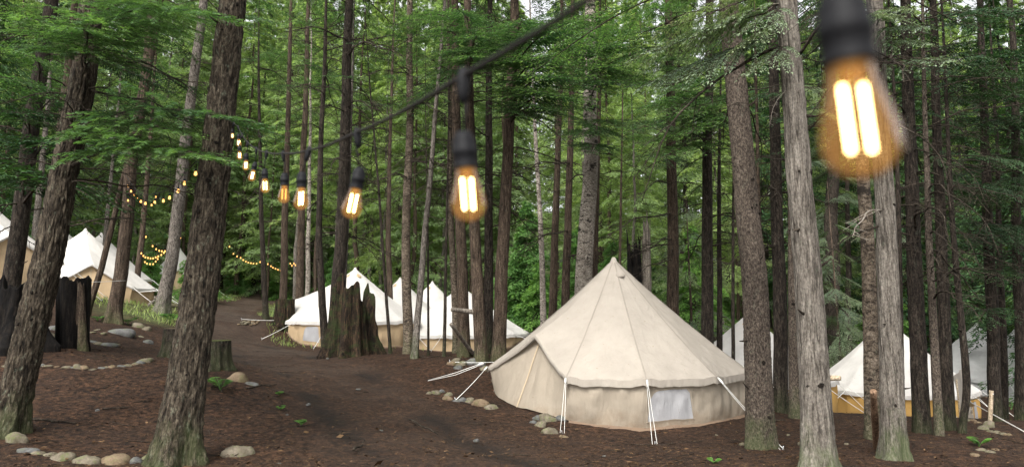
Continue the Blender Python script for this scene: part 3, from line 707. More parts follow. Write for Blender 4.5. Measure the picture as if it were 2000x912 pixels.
T('t40', 'smaller pale grey cedar with green mossy foot and a stake leaning on it', [(1749,896),(1731,456),(1722,250),(1708,0)], 8.4, 50, 'cedar', flare=0.75, near=True, dead=(6,2.6,6), live=(6,6.0,None), kind='ced', knots=3, stubs=6, lobes=4, wtop=36)
T('t41', 'thin dark trunk close behind the smaller grey cedar', [(1764,864),(1756,456),(1748,200)], 10.6, 15, 'dark', flare=0.3, dead=(10,2,7), live=(6,6,None), kind='dark')
T('t42', 'thick dark conifer right of the smaller grey cedar in front of the ochre walled tent', [(1800,842),(1786,456),(1777,200),(1768,0)], 11, 36, 'dark', flare=0.25, dead=(16,2.2,7.5), live=(12,6,None), kind='dark')
T('t43', 'slim greyish scaly conifer between two dark conifers by the ochre walled tent', [(1833,858),(1814,456),(1809,250),(1803,0)], 10.6, 20, 'spruce', flare=0.3, dead=(16,2.0,7.5), live=(6,6,None), kind='dark')
T('t44', 'dark conifer behind the slim scaly conifer near the tarp covered awning', [(1851,840),(1838,456),(1829,250),(1820,0)], 12, 29, 'dark', flare=0.25, dead=(18,2.0,8), live=(14,5,None), kind='dark')
T('t45', 'thin dark trunk curving at its foot beside the tarp awning', [(1876,848),(1888,770),(1880,650),(1861,456),(1850,250),(1842,50)], 11.6, 17, 'dark', flare=0.35, dead=(14,2.0,7), live=(12,4,None), kind='dark')
T('t46', 'dark conifer in front of the shaded grey tents', [(1944,828),(1936,600),(1926,300),(1918,60)], 14.5, 28, 'dark', flare=0.3, dead=(14,3,9), live=(24,4.6,None), kind='dark')
T('t46b', 'second dark trunk close to the conifer in front of the shaded grey tents', [(1962,815),(1955,600),(1948,300)], 16.5, 18, 'dark', flare=0.3, dead=(10,3,9), live=(14,5.2,None), kind='dark')
T('t47', 'greyish dark conifer beyond the rope post and the stones', [(1994,822),(1990,560),(1984,300),(1976,60)], 15.5, 27, 'dark', flare=0.3, dead=(14,3,9), live=(22,4.8,None), kind='dark')
T('t48', 'broad dark conifer with low boughs behind the brush pile', [(1622,720),(1624,560),(1626,200)], 29, 34, 'dark', flare=0.5, dead=(10,3,14), live=(34,3.2,None), kind='ced')
T('t49', 'slim dark conifer next to the broad dark one behind the brush pile', [(1657,715),(1656,560),(1655,200)], 30, 14, 'dark', flare=0.5, dead=(10,3,14), live=(24,4.0,None), kind='ced')

# ------------------------------------------------------------------ placed boughs (tips from the photograph)
def boughs(key, tips, kind='hem', lod='hi', rise=0.35, minlen=0.5):
    t = TR[key]
    for px, py, d in tips:
        tip = pix(px, py, d)
        zb = tip[2] - t.base[2] + rise
        B = t.at(np.clip(zb, 0.5, t.H * 0.95))
        put_bough(t.o, B, tip, kind, lod, random.gauss(0, 0.15))
boughs('t2', [(225,50,6.4),(150,55,6.0),(60,40,6.2),(180,105,6.6),(30,100,7.0)])
boughs('t2', [(330,20,6.6),(435,30,6.4),(350,60,6.8)], rise=0.5)
boughs('t2', [(355,262,6.6),(515,243,6.7),(460,318,6.3),(280,285,6.9)], rise=0.3)
boughs('t1', [(140,365,8.6),(20,370,9.5),(130,285,9.0),(10,220,9.4)], 'dark', 'mid')
boughs('t1', [(60,110,10),(130,200,10),(0,150,9.5),(30,240,10.5)], 'hem', 'mid')
boughs('t20b', [(870,100,13),(930,70,12.6),(830,60,13.2),(900,20,12.6),(965,95,13),(800,30,13.5),(850,150,14),(940,140,13.5),(910,110,12.4)], 'hem', 'mid', 0.6)
boughs('t23', [(1050,60,12),(1110,50,11.6),(1030,120,12.6),(1080,110,11.8),(1060,180,12.4),(1010,40,12.0),(1100,150,11.8),(1085,215,12.4),(1040,230,13),(1120,190,12)], 'hem', 'mid', 0.7)
boughs('t27', [(1180,90,16),(1200,130,16),(1110,90,16),(1190,160,16.5),(1120,160,17),(1090,40,16),(1215,60,16.5),(1180,260,17),(1125,270,17),(1205,250,17.5),(1160,300,17)], 'hem', 'mid', 0.8)
boughs('t31', [(1250,285,14),(1290,310,13.6),(1300,220,14),(1350,225,14),(1420,235,13.4),(1240,215,14.4),(1330,265,13.5),(1270,245,14),(1390,205,14),(1440,250,13.6),(1300,180,14.5)], 'hem', 'mid', 0.8)
boughs('t30', [(1230,170,16),(1260,120,16),(1340,140,16),(1360,60,16),(1270,60,16.5),(1250,20,16),(1240,260,16),(1285,330,16.5)], 'hem', 'mid', 0.8)
boughs('t37', [(1225,122,7.4),(1275,74,7.2),(1335,82,7.0),(1240,172,7.6),(1330,150,7.2),(1425,100,6.8),(1475,140,6.6),(1460,60,6.6)], 'ced', 'mid', 0.5)
boughs('t40', [(1790,55,7.4),(1845,118,7.2),(1760,18,7.4),(1700,30,7.2),(1810,85,7.5)], 'ced', 'mid', 0.35)
boughs('t44', [(1900,60,11),(1950,120,11),(1880,180,11),(1930,220,11.5),(1985,60,11),(1870,330,11.5),(1920,380,12),(1960,300,11.6),(1890,450,11.8),(1985,420,12)], 'dark', 'mid', 0.5)
boughs('t47', [(1950,180,13),(1900,250,13),(1990,330,13),(1940,400,13.2),(1890,500,13.4),(1960,480,13.4),(1985,540,13.2),(1995,240,13),(1900,120,13)], 'dark', 'mid', 0.5)
boughs('t46', [(1895,650,12.8),(1960,560,13)], 'dark', 'mid', 0.4)
boughs('t42', [(1860,150,10.2),(1830,60,10.4),(1880,250,10.4),(1850,330,10.6)], 'dark', 'mid', 0.5)
boughs('t46', [(1900,200,12),(1985,150,12.4),(1880,400,12.6),(1960,390,12.4),(1990,480,12.6),(1910,480,12.4)], 'dark', 'mid', 0.6)
boughs('t36', [(1600,80,12),(1580,250,12),(1490,200,12),(1470,330,12.4),(1610,330,12.2)], 'dark', 'mid', 0.5)
# bare pale and dark arching branches on the right
def bare(key, specs, meshes=DEAD):
    t = TR[key]
    for px, py, d, k in specs:
        tip = pix(px, py, d); z = np.clip(tip[2] - t.base[2] + 0.25, 0.5, t.H * 0.9); B = t.at(z); D = tip - B
        me = meshes[k % len(meshes)]; ext = max(v.co.x for v in me.vertices)
        o = ob('branch', me, t.o, tuple(B - t.base), (0, -math.atan2(D[2], math.hypot(D[0], D[1])), math.atan2(D[1], D[0])), np.linalg.norm(D) / ext)
bare('t42', [(1940,335,9.5,5),(1915,420,9.5,6),(1860,410,9.6,5),(1880,290,9.6,6),(1930,230,9.5,3),(1870,180,9.8,6)])
bare('t43', [(1950,380,9.0,6),(1900,470,9.2,5),(1925,300,9.2,6),(1890,360,9.0,4),(1960,280,9.4,3),(1860,520,9.4,5)])
bare('t40', [(1640,430,7.6,0)], PALE)
bare('t37', [(1400,30,7.0,0),(1480,205,7.0,2)], PALE)
bare('t2', [(330,190,7.6,4),(400,120,7.4,3),(300,240,7.6,6),(420,200,7.6,3),(-60,190,7.4,2)])
bare('t13', [(790,36,15,4),(560,10,15,3),(600,330,16,3),(760,180,16,4),(570,190,16,2)])
bare('t16', [(900,300,15.5,3),(720,330,15.5,2),(880,170,15,4),(700,120,16,3)])
bare('t26', [(1010,300,20,3),(1200,330,20,4),(1030,450,20,3),(1180,500,20,2)])
bare('t30', [(1180,420,17,3),(1220,350,17,4),(1250,470,17,2),(1400,350,17,3),(1230,520,17.5,3)])

# ------------------------------------------------------------------ far wood: trees with trunk and crown
def crown_mesh(seed, H, z0, Rm, nb, mat, leaf):
    r = np.random.default_rng(seed); PP, AA, SS, LL, TT = [], [], [], [], []
    b = Batch()
    for k in range(nb):
        f = (k + r.random()) / nb; z = z0 + (H - z0) * (f ** 0.9)
        L = Rm * (1 - f * 0.93) * r.uniform(0.55, 1.15) * (0.75 + 0.5 * r.random()); yaw = r.uniform(0, 6.28)
        d = np.array([math.cos(yaw), math.sin(yaw), 0]); lat = np.array([-d[1], d[0], 0])
        n = int(70 + 150 * min(1, L / 3.0)); s = r.uniform(0.15, 1, n) ** 0.8; w = r.normal(0, 0.26, n) * L * np.clip(1.1 - s, 0.12, 0.7)
        dr = r.uniform(0.15, 0.5)
        P = d * (s * L)[:, None] + lat * w[:, None]; P[:, 2] = z - dr * L * s ** 2 - np.abs(w) * 0.35 + r.normal(0, 0.06, n)
        A = nrm(d * r.uniform(0.3, 1, (n, 1)) + lat * (np.sign(w) * r.uniform(0.2, 0.9, n))[:, None] + np.array([0, 0, -1]) * r.uniform(0.1, 0.8, (n, 1)))
        up = nrm(np.array([0, 0, 1.0]) + r.normal(0, 0.45, (n, 3)))
        PP.append(P); AA.append(A); SS.append(nrm(np.cross(up, A))); LL.append(leaf * r.uniform(0.6, 1.5, n))
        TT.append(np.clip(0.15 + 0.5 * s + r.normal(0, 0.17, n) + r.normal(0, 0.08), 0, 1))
        if L > 0.8:
            q = np.linspace(0, 0.85, 5); pt = d * (q * L)[:, None]; pt[:, 2] = z - dr * L * q ** 2
            V, F = tube(pt, np.linspace(0.025, 0.008, 5), 3, False); b.add(V, F, 1, 0.3)
    PP, AA, SS, LL, TT = map(np.concatenate, (PP, AA, SS, LL, TT))
    V, F = leaf_quads(PP, AA, SS, LL, LL * 0.30); b.add(V, F, 0, np.repeat(TT, 4))
    return b.build('crown', [mat, M['twig']], False, 'tint')
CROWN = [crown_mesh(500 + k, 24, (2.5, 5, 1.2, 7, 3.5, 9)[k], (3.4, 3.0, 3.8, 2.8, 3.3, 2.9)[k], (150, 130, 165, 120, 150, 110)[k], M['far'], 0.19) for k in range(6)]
def far_trunk(seed, r0, st):
    zs = np.linspace(-0.4, 24, 26); n = fbm(P3(zs * 0.2, seed * 3.1), 2, seed)
    return trunk_mesh('trunk', zs, 0.25 * n, 0.2 * np.roll(n, 5), r0 * (1 - zs.clip(0) / 25), 10, M[st], 0, seed, 0.4, 5, st)
FTR = [far_trunk(3, 0.17, 'brown'), far_trunk(4, 0.13, 'grey'), far_trunk(5, 0.20, 'dark'), far_trunk(6, 0.12, 'brown'), far_trunk(8, 0.15, 'grey'), far_trunk(9, 0.18, 'brown')]
rf = np.random.default_rng(42)
placed = [t.base[:2] for t in TR.values()]
count = 0
TENT_XY = [np.array(pix(px, 600, d)[:2]) for px, d in ((165,27),(120,31),(200,34),(345,45),(690,25.5),(785,29),(843,34),(905,27),(1480,20),(1725,24),(1880,33),(1960,35),(-60,20))]
def far_ok(x, y, gap):
    if path_dist(np.array(x), np.array(y)) < 1.9 and y < 44: return False
    px = 1000 + F_PX * x / y
    if any(a < px < b and y < m for a, b, m in ((1825, 2010, 38), (305, 385, 48), (90, 235, 37), (740, 1015, 38), (1400, 1500, 24))): return False
    if any((x - q[0]) ** 2 + (y - q[1]) ** 2 < gap ** 2 for q in placed): return False
    return all((x - q[0]) ** 2 + (y - q[1]) ** 2 > 3.9 ** 2 for q in TENT_XY)
PRE = [pix(px, 600, d)[:2] for px, d in ((462,52),(492,56),(520,49),(545,54),(575,47),(430,57),(505,66),(535,70),(470,68),(600,60),(410,50),(560,62),(745,41),(775,44),(805,40),(830,47),(862,42),(890,45),(920,41),(950,44),(985,40),(1010,43),(760,52),(850,54),(940,52),(690,43),(720,46),(650,44),(1835,40),(1870,43),(1915,46),(1985,41),(320,52),(350,50),(375,54))]
tries = 0
while count < 298 and tries < 9000:
    tries += 1
    y = 27 + 75 * rf.random() ** 1.05; x = rf.uniform(-1, 1) * (y * 0.86 + 4)
    if count < len(PRE): x, y = PRE[count]
    elif not far_ok(x, y, 2.3): continue
    placed.append(np.array([x, y]))
    k = rf.integers(6); kt = rf.integers(6); s = (0.42 * y + 3.5) / 24 * rf.uniform(0.8, 1.15); rz = rf.uniform(0, 6.28)
    o = thing('far_conifer', (x, y, g1(x, y) - 0.1), 'tall green conifer in the wood behind the camp', 'tree', 'conifers of the wood behind the camp')
    ob('trunk', FTR[kt], o, rot=(0, 0, rz), scale=s); ob('crown', CROWN[k], o, rot=(0, 0, rz), scale=(s * rf.uniform(0.8, 1.15), s * rf.uniform(0.8, 1.15), s))
    count += 1

# dense dark conifers closing the wood on the right and on the left
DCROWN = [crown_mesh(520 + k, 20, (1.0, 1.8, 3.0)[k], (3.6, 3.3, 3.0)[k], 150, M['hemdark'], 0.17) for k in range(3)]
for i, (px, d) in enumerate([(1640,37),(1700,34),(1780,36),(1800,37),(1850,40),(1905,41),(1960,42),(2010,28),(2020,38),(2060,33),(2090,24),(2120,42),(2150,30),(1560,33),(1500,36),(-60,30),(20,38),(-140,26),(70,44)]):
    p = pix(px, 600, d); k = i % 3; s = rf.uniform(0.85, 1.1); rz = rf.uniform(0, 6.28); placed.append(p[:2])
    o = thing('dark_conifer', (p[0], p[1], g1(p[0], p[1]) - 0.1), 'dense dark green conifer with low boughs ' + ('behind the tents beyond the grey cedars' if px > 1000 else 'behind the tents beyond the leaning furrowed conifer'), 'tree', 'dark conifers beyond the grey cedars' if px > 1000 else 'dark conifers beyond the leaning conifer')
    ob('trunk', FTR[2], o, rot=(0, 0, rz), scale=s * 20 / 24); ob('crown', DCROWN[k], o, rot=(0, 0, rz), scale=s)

# young leafy understory trees and shrubs
UNDER = [crown_mesh(700 + k, (3.2, 2.2, 5.0)[k], 0.15, (1.5, 1.6, 1.9)[k], (70, 60, 100)[k], M['under'], 0.15) for k in range(3)]
USTEM = [mesh('stem', *tube(np.array([[0, 0, -0.1], [0.03, 0, 1.0], [0, 0.03, h * 0.95]]), np.array([0.03, 0.02, 0.006]), 6), [M['twig']]) for h in (3.2, 2.2, 5.0)]
spots = [hit(px, py, 24, 80) for px, py in [(465,575),(450,560),(480,570),(1040,622),(1030,632),(1050,640),(1340,640),(1360,655),(300,565),(290,575),(380,590),(640,600),(540,585),(1010,640)]]
for _ in range(75):
    y = rf.uniform(30, 70); x = rf.uniform(-1, 1) * y * 0.8
    if far_ok(x, y, 0.9): spots.append(np.array([x, y, g1(x, y)]))
for p in spots:
    k = rf.integers(3); s = rf.uniform(0.6, 1.1)
    o = thing('understory_shrub', (p[0], p[1], g1(p[0], p[1])), 'bright green leafy shrub in the undergrowth between the far trunks', 'shrub', 'shrubs of the undergrowth')
    rz = rf.uniform(0, 6.28); ob('stem', USTEM[k], o, rot=(0, 0, rz), scale=s); ob('foliage', UNDER[k], o, rot=(0, 0, rz), scale=s)
# young cedar saplings with pale drooping sprays on the right
for px, py, d, s, lab in [(1350,640,23,1.1,'young pale green cedar behind the right slope of the cream tent'),(1640,690,26,1.5,'young pale green cedar beyond the gap between the two grey cedars'),(1595,660,27,1.3,'young pale green cedar half hidden by the larger grey cedar')]:
    p = pix(px, py, d); z = g1(p[0], p[1]); o = thing('cedar_sapling', (p[0], p[1], z), lab, 'tree')
    V, F = tube(np.array([[0, 0, -.1], [0.02, 0, 2], [0, 0, 5.2 * s]]), np.array([0.06, 0.04, 0.01]), 8); ob('trunk', mesh('trunk', V, F, [M['brown']]), o)
    for i in range(26):
        zz = 0.8 + 4.2 * s * i / 26; yaw = rf.uniform(0, 6.28); L = 0.6 + 1.3 * (1 - i / 28)
        B = np.array([p[0], p[1], z + zz]); put_bough(o, B, B + np.array([math.cos(yaw) * L, math.sin(yaw) * L, -0.4 * L]), 'ced', 'mid', rf.normal(0, 0.2))

# ------------------------------------------------------------------ bell tents
def strip_mesh(A, B, mat, name, attr=None):
    A = np.asarray(A); V = np.concatenate([A, B]); n = len(A); return mesh(name, V, grid_faces(2, n), [mat])

def tent(label, center, R, H, wh, door_deg, roof='white', wall='tan', m=12, rows=26, hi=False, pegs=None, window_bays=(), vents=(12,), rope_r=0.006, group=None, rope_len=1.4, follow=True, seed=1, doorlean=0.74, lift_h=0.15, door_open=False, skip_ropes=()):
    c = np.asarray(center, float); o = thing('bell_tent', tuple(c), label, 'tent', group)
    fd = math.radians(door_deg); half = math.radians(30); bay = half
    def gl(x, y):
        return gz(c[0] + x, c[1] + y) - c[2] if follow else np.zeros(np.shape(x))
    def dirv(th): return np.sin(th), -np.cos(th)
    def roofpt(th, t, u):
        s = 4 * u * (1 - u)
        r = R * t * (1 - 0.035 * s * t) * (1 + 0.012 * (1 - s) * t ** 6)
        z = H - (H - wh) * t - 0.07 * np.sin(np.pi * np.clip(t, 0, 1)) * (H / 3) - 0.035 * s * t ** 1.5 * (1 - 0.3 * t)
        # tension folds fanning out of the guy points
        ang = np.minimum(u, 1 - u); dc = np.hypot((1 - t) * 1.6, ang * bay * 1.0)
        fold = np.exp(-dc / 0.22) * np.sin(np.arctan2(ang * bay, (1 - t) * 1.6 + 0.02) * 17.0) * 0.022
        q = P3(th * 3.0, t * 5.0, seed)
        crease = 1 - np.abs(fbm(P3(u * 2.2 + np.round(th / bay) * 3.1, t * 2.6, seed * 2.0), 3, seed + 2)) * 4
        z = z + fold + 0.026 * np.clip(crease, 0, 1) * t * (1 - t * 0.6) + 0.02 * fbm(q * 1.7, 3, seed) * np.sin(np.pi * t)
        sx, sy = dirv(th); return np.stack([r * sx, r * sy, z], -1)
    # main roof
    nb = 10; th = np.linspace(fd + half, fd + 2 * np.pi - half, nb * m + 1); u = np.tile(np.arange(m) / m, nb); u = np.append(u, 1.0)
    t = np.concatenate([[0.012], np.linspace(0.035, 1, rows)])
    TH, TT = np.meshgrid(th, t); U = np.broadcast_to(u, TH.shape)
    b = Batch(); Vr = roofpt(TH, TT, U); b.add(Vr.reshape(-1, 3), grid_faces(len(t), len(th)))
    # door sector
    ph = np.linspace(-1, 1, 2 * m + 1); tl = doorlean + (1 - doorlean) * np.abs(ph) ** 1.6
    k = np.linspace(0, 1, rows + 1); TL = 0.012 + (tl[None, :] - 0.012) * k[:, None]; PH = np.broadcast_to(ph, TL.shape)
    Vd = roofpt(fd + half * PH, TL, np.where(np.abs(PH) > 0.999, 0, 0.06 + 0 * PH))
    lift = lift_h * (1 - np.abs(PH)) ** (1.6 if lift_h < 0.4 else 1.1) * k[:, None] ** (2.5 if lift_h < 0.4 else 1.4) - 0.05 * np.sin(np.pi * np.abs(PH)) * k[:, None] ** 2
    Vd[..., 2] += lift
    ox, oy = dirv(fd); push = 0.12 * (1 - np.abs(PH)) * k[:, None] ** 3
    Vd[..., 0] += ox * push; Vd[..., 1] += oy * push
    b.add(Vd.reshape(-1, 3), grid_faces(len(k), len(ph)))
    ro = ob('canopy', b.build('canopy', [M[roof]], True), o)
    # valance
    hem = Vr[-1]; outw = hem.copy(); outw[:, 2] = 0; outw = nrm(outw)
    wav = 0.012 * np.sin(np.arange(len(hem)) * 1.9 + seed) + 0.012 * fbm(P3(np.arange(len(hem)) * 0.4, seed), 2, 3)
    vr = np.stack([hem + outw * 0.004, hem + outw * (0.012 + wav[:, None] * 0.5) - np.array([0, 0, 0.055]), hem + outw * (0.018 + wav[:, None]) - np.array([0, 0, 0.115])])
    ob('valance', mesh('valance', vr.reshape(-1, 3), grid_faces(3, len(hem)), [M[roof]]), ro)
    # wall
    rw = 12; kz = np.linspace(0, 1, rw); s = 4 * u * (1 - u)
    top = hem * np.array([0.975, 0.975, 1]) ; top[:, 2] -= 0.012
    bx, by = dirv(th); rb = R * 0.965 * (1 - 0.012 * s); bot = np.stack([rb * bx, rb * by, gl(rb * bx, rb * by) + 0.02], -1)
    Wv = top[None] + (bot - top)[None] * kz[:, None, None]
    q = P3(np.broadcast_to(th * 9, (rw, len(th))), np.broadcast_to(kz[:, None] * 1.5, (rw, len(th))), seed)
    wr = 0.02 * np.clip(1 - np.abs(fbm(q * np.array([1.4, 2.4, 1]) + q[..., [1, 0, 2]] * 0.6, 3, seed + 9)) * 4, 0, 1) * np.sin(np.pi * kz)[:, None] + 0.07 * fbm(q, 4, seed + 4) * np.sin(np.pi * kz)[:, None] ** 0.6 + 0.022 * np.sin(np.broadcast_to(th * 41, (rw, len(th))) + 2 * kz[:, None]) * kz[:, None] * (1 - kz[:, None]) * 3
    Wv[..., 0] += wr * bx; Wv[..., 1] += wr * by
    wo = ob('wall', mesh('wall', Wv.reshape(-1, 3), grid_faces(rw, len(th)), [M[wall]]), o)
    # ground sheet edge
    sh0 = bot * np.array([1.006, 1.006, 1]) + np.array([0, 0, 0.012]); sh1 = bot * np.array([1.03, 1.03, 1]) + np.array([0, 0, -0.05])
    sh1[:, :2] *= (1 + 0.015 * fbm(P3(th * 4, 2), 2, 5))[:, None]
    ob('groundsheet', strip_mesh(sh0, sh1, M['sheet'], 'groundsheet'), o)
    # door
    hd = Vd[-1].copy(); hd2 = hd - np.stack([ox, oy, 0.0 * ox]) * (0.16 * (1 - np.abs(ph)) + 0.02)[:, None] - np.array([0, 0, 0.015])
    c0 = np.array([R * 0.965 * f for f in dirv(fd - half)]); c1 = np.array([R * 0.965 * f for f in dirv(fd + half)])
    bl = c0 + (c1 - c0) * ((ph + 1) / 2)[:, None] + np.array([ox, oy]) * (0.10 * R * (1 - ph ** 2))[:, None]
    bd = np.concatenate([bl, (gl(bl[:, 0], bl[:, 1]) + 0.02)[:, None]], 1)
    kd = np.linspace(0, 1, 18); Dv = hd2[None] + (bd - hd2)[None] * kd[:, None, None]
    q = P3(np.broadcast_to(ph * 5, (18, len(ph))), np.broadcast_to(kd[:, None] * 0.8, (18, len(ph))), seed)
    wr = 0.07 * fbm(q, 4, seed + 6) * np.sin(np.pi * kd)[:, None] * (1 - np.abs(ph)) ** 0.4
    Dv[..., 0] += wr * ox; Dv[..., 1] += wr * oy
    do = ob('door', mesh('door', Dv.reshape(-1, 3), grid_faces(18, len(ph)), [M[wall]]), o)
    mid = Dv[:, m]; lat = np.array([math.cos(fd), math.sin(fd), 0]); fo = np.array([ox, oy, 0]) * 0.015
    ob('zip', strip_mesh(mid + lat * 0.018 + fo, mid - lat * 0.018 + fo, M['zip'], 'zip'), do)
    # trim of the porch
    tr = np.stack([hd + np.array([0, 0, 0.004]), hd + np.array([ox, oy, 0]) * 0.02 - np.array([0, 0, 0.03]), hd - np.array([0, 0, 0.075]) + np.array([ox, oy, 0]) * 0.0])
    ob('porch_trim', mesh('porch_trim', tr.reshape(-1, 3), grid_faces(3, len(ph)), [M[roof]]), ro)
    # peak cap
    V, F = lathe([(0.0, H + 0.03), (0.035, H + 0.015), (0.075, H - 0.075), (0.17, H - 0.20)] if H > 2 else [(0, H), (.1, H - .1)], 20)
    ob('peak_cap', mesh('peak_cap', V * np.array([1.02, 1.02, 1]) + np.array([0, 0, 0.012]), F, [M[roof]]), ro)
    # seams
    if hi:
        for kk in range(nb + 1):
            j = kk * m; L = Vr[1:, j]; sx, sy = math.cos(th[j]), math.sin(th[j]); lt = np.array([sx, sy, 0]) * 0.014
            Lz = L + np.array([0, 0, 0.004]) + outw[j] * 0.004
            V = np.stack([Lz - lt - np.array([0, 0, .004]), Lz + np.array([0, 0, 0.004]), Lz + lt - np.array([0, 0, .004])], 0)
            ob('seam', mesh('seam', V.reshape(-1, 3), grid_faces(3, len(L)), [M['zip' if False else 'seam']]), ro)
            W = Wv[:, j] * np.array([1.004, 1.004, 1]); ob('wall_seam', strip_mesh(W + lt, W - lt, M[wall], 'wall_seam'), wo)
        # reinforcement patch ring under the cap
    for vdeg in vents:
        a = math.radians(vdeg); tt_ = 0.15
        p = roofpt(np.array([a - 0.28, a, a + 0.28, a]), np.array([tt_, tt_ * 1.12, tt_, tt_ * 0.62]), np.full(4, 0.4))
        sx, sy = dirv(a); p[1] += np.array([sx * 0.07, sy * 0.07, 0.035]); p += np.array([sx, sy, 0.6]) * 0.008
        hood = mesh('vent', np.concatenate([p, p[[0, 1, 2]] - np.array([0, 0, 0.03])]), [np.array([[0, 1, 3], [1, 2, 3]]), np.array([[0, 4, 5, 1], [1, 5, 6, 2]])], [M[roof] if hi else M['tan']])
        ob('vent', hood, ro)
    # windows in the wall
    for (bi, u0, u1, z0, z1, roundleft) in window_bays:
        n = 16; uu = np.linspace(u0, u1, n); jj = (bi + uu) * m
        def W(j, kk): 
            a0 = np.floor(j).astype(int); f = (j - a0)[:, None]; row = np.clip(kk * (rw - 1), 0, rw - 1.001); r0 = row.astype(int); g = (row - r0)[:, None]
            return (Wv[r0, a0] * (1 - f) + Wv[r0, a0 + 1] * f) * (1 - g) + (Wv[r0 + 1, a0] * (1 - f) + Wv[r0 + 1, a0 + 1] * f) * g
        x = (uu - u0) / (u1 - u0)
        def edge(x, e): return (1 - np.clip(1 - x / e, 0, 1) ** 2) ** 0.5
        h = np.minimum(edge(x, 0.28 if roundleft else 0.1), edge(1 - x, 0.14 if roundleft else 0.1))
        ztop = z1 + (z0 - z1) * (0.12 + 0.88 * h); rowsP = []
        for e in np.linspace(0, 1, 8): rowsP.append(W(jj, ztop + (z1 - ztop) * e))
        V = np.array(rowsP) * np.array([1.005, 1.005, 1])
        wi = ob('window', mesh('window', V.reshape(-1, 3), grid_faces(8, n), [M['net']]), wo)
        V2 = np.concatenate([V[0], V[1:, -1], V[-1][::-1], V[::-1, 0]]); V2 = V2 * np.array([1.003, 1.003, 1])
        ctr = V2.mean(0); V3 = ctr + (V2 - ctr) * 1.07
        ob('window_binding', strip_mesh(V2, V3, M[wall], 'binding'), wi)
    # guy ropes
    corners = [(kk, Vr[-1, kk * m], th[kk * m]) for kk in range(nb + 1)]
    for kk, p, a in corners:
        if kk in skip_ropes: continue
        sx, sy = dirv(a)
        if pegs and kk in pegs: e = np.array(pegs[kk], float) - c
        else:
            ex, ey = sx * (R + rope_len), sy * (R + rope_len); e = np.array([ex, ey, float(gl(np.array([ex]), np.array([ey]))[0]) + 0.03])
        s0 = p + np.array([sx, sy, -0.3]) * 0.03; lt = np.array([math.cos(a), math.sin(a), 0]); br = Batch()
        for sgn in ((-1, 1) if hi else (0,)):
            q0 = s0 + lt * 0.008 * sgn; q1 = e + lt * 0.035 * sgn; kk2 = np.linspace(0, 1, 7)[:, None]
            V, F = tube(q0 + (q1 - q0) * kk2 - np.array([0, 0, 0.02]) * np.sin(np.pi * kk2), rope_r, 5); br.add(V, F)
        if hi:
            V, F = tube(np.array([s0 + (e - s0) * f for f in (0.0, 0.05, 0.10)]), np.array([0.014, 0.018, 0.012]), 6); br.add(V, F)
            V, F = tube(np.array([e - lt * .035, e, e + lt * .035]), rope_r, 5); br.add(V, F)
        rp = ob('guy_rope', br.build('guy_rope', [M['rope']]), o)
        V, F = tube(np.array([e + np.array([-sx, -sy, 0]) * -0.02 + np.array([0, 0, 0.05]), e, e - np.array([sx * .03, sy * .03, 0.12])]), np.array([0.007, 0.007, 0.004]), 6)
        ob('peg', mesh('peg', V, F, [M['peg']]), rp)
    return o

def ground_at(px, d, py=520):
    p = pix(px, py, d); return np.array([p[0], p[1], g1(p[0], p[1])])
mc = ground_at(1199, 13.9)
mpegs = {0: hit(1098, 846, 8, 14), 1: hit(1279, 868, 8, 14), 2: hit(1528, 878, 7, 14), 10: hit(890, 781, 9, 18), 3: mc + np.array([4.2, 0.6, 0])}
mpegs[3][2] = g1(mpegs[3][0], mpegs[3][1])
main = tent('large cream canvas bell tent with closed door and net window beside the dirt path', mc, 2.5, 2.82, 0.70, -57.5, 'cream', 'creamwall', 24, 48, True, mpegs,
     [(1, 0.02, 0.68, 0.21, 0.86, True)], (12,), 0.0036, seed=4)
# second pair of ropes of the awning corner, running to the left
_b = Batch(); _s = pix(944, 709, 13.4); _e = hit(836, 746, 9, 22)
for k in (-1, 1):
    q = np.array([_s + np.array([0, 0, .012 * k]), (_s + _e) / 2 + np.array([0, 0, -.02 + .02 * k]), _e + np.array([0, 0.05 * k, .03])]); V, F = tube(q, 0.0055, 5); _b.add(V - mc, F)
V, F = tube(np.array([_s - mc, _s + (_e - _s) * 0.05 - mc, _s + (_e - _s) * 0.1 - mc]), np.array([.02, .03, .015]), 6); _b.add(V, F)
_c0 = Vector()
ob('guy_rope', _b.build('guy_rope', [M['rope']]), main)
# stitched patch on the wall
tent('white bell tent with a tan wall half hidden by the mossy broken stump', ground_at(694, 26.2), 2.55, 2.65, 0.72, -95, 'white', 'tan', 12, 24, False, vents=(-35, 35), rope_r=0.008, seed=2, doorlean=0.96, lift_h=0.62, window_bays=[(1, 0.15, 0.7, 0.2, 0.85, True)])
tent('white bell tent peeking out between the golden birch and the thin dark saplings', ground_at(782, 31.5), 2.5, 2.9, 0.7, 150, 'white', 'tan', 8, 16, False, vents=(-30, 35), rope_r=0.008, seed=3)
tent('distant white bell tent of which only the peak shows over other white roofs', ground_at(845, 37), 2.5, 3.0, 0.7, 120, 'white', 'tan', 8, 16, False, vents=(-20,), rope_r=0.008, seed=5)
tent('wide white bell tent behind the brown trunks with the propped pole', ground_at(902, 28), 2.75, 2.55, 0.7, 170, 'white', 'tan', 10, 20, False, vents=(-40, 30), rope_r=0.008, seed=6, window_bays=[(3, 0.1, 0.6, 0.2, 0.85, True)])
tent('white bell tent with pitched open porch on the bank behind the charred stump', ground_at(160, 27.3), 2.75, 3.1, 0.75, 40, 'white', 'tan', 12, 24, False, vents=(), rope_r=0.008, seed=7, doorlean=0.8, lift_h=0.42)
tent('white bell tent whose peak shows left of the pitched porch tent', ground_at(118, 33.5), 2.5, 3.0, 0.7, 160, 'white', 'tan', 8, 16, False, vents=(40,), rope_r=0.008, seed=8)
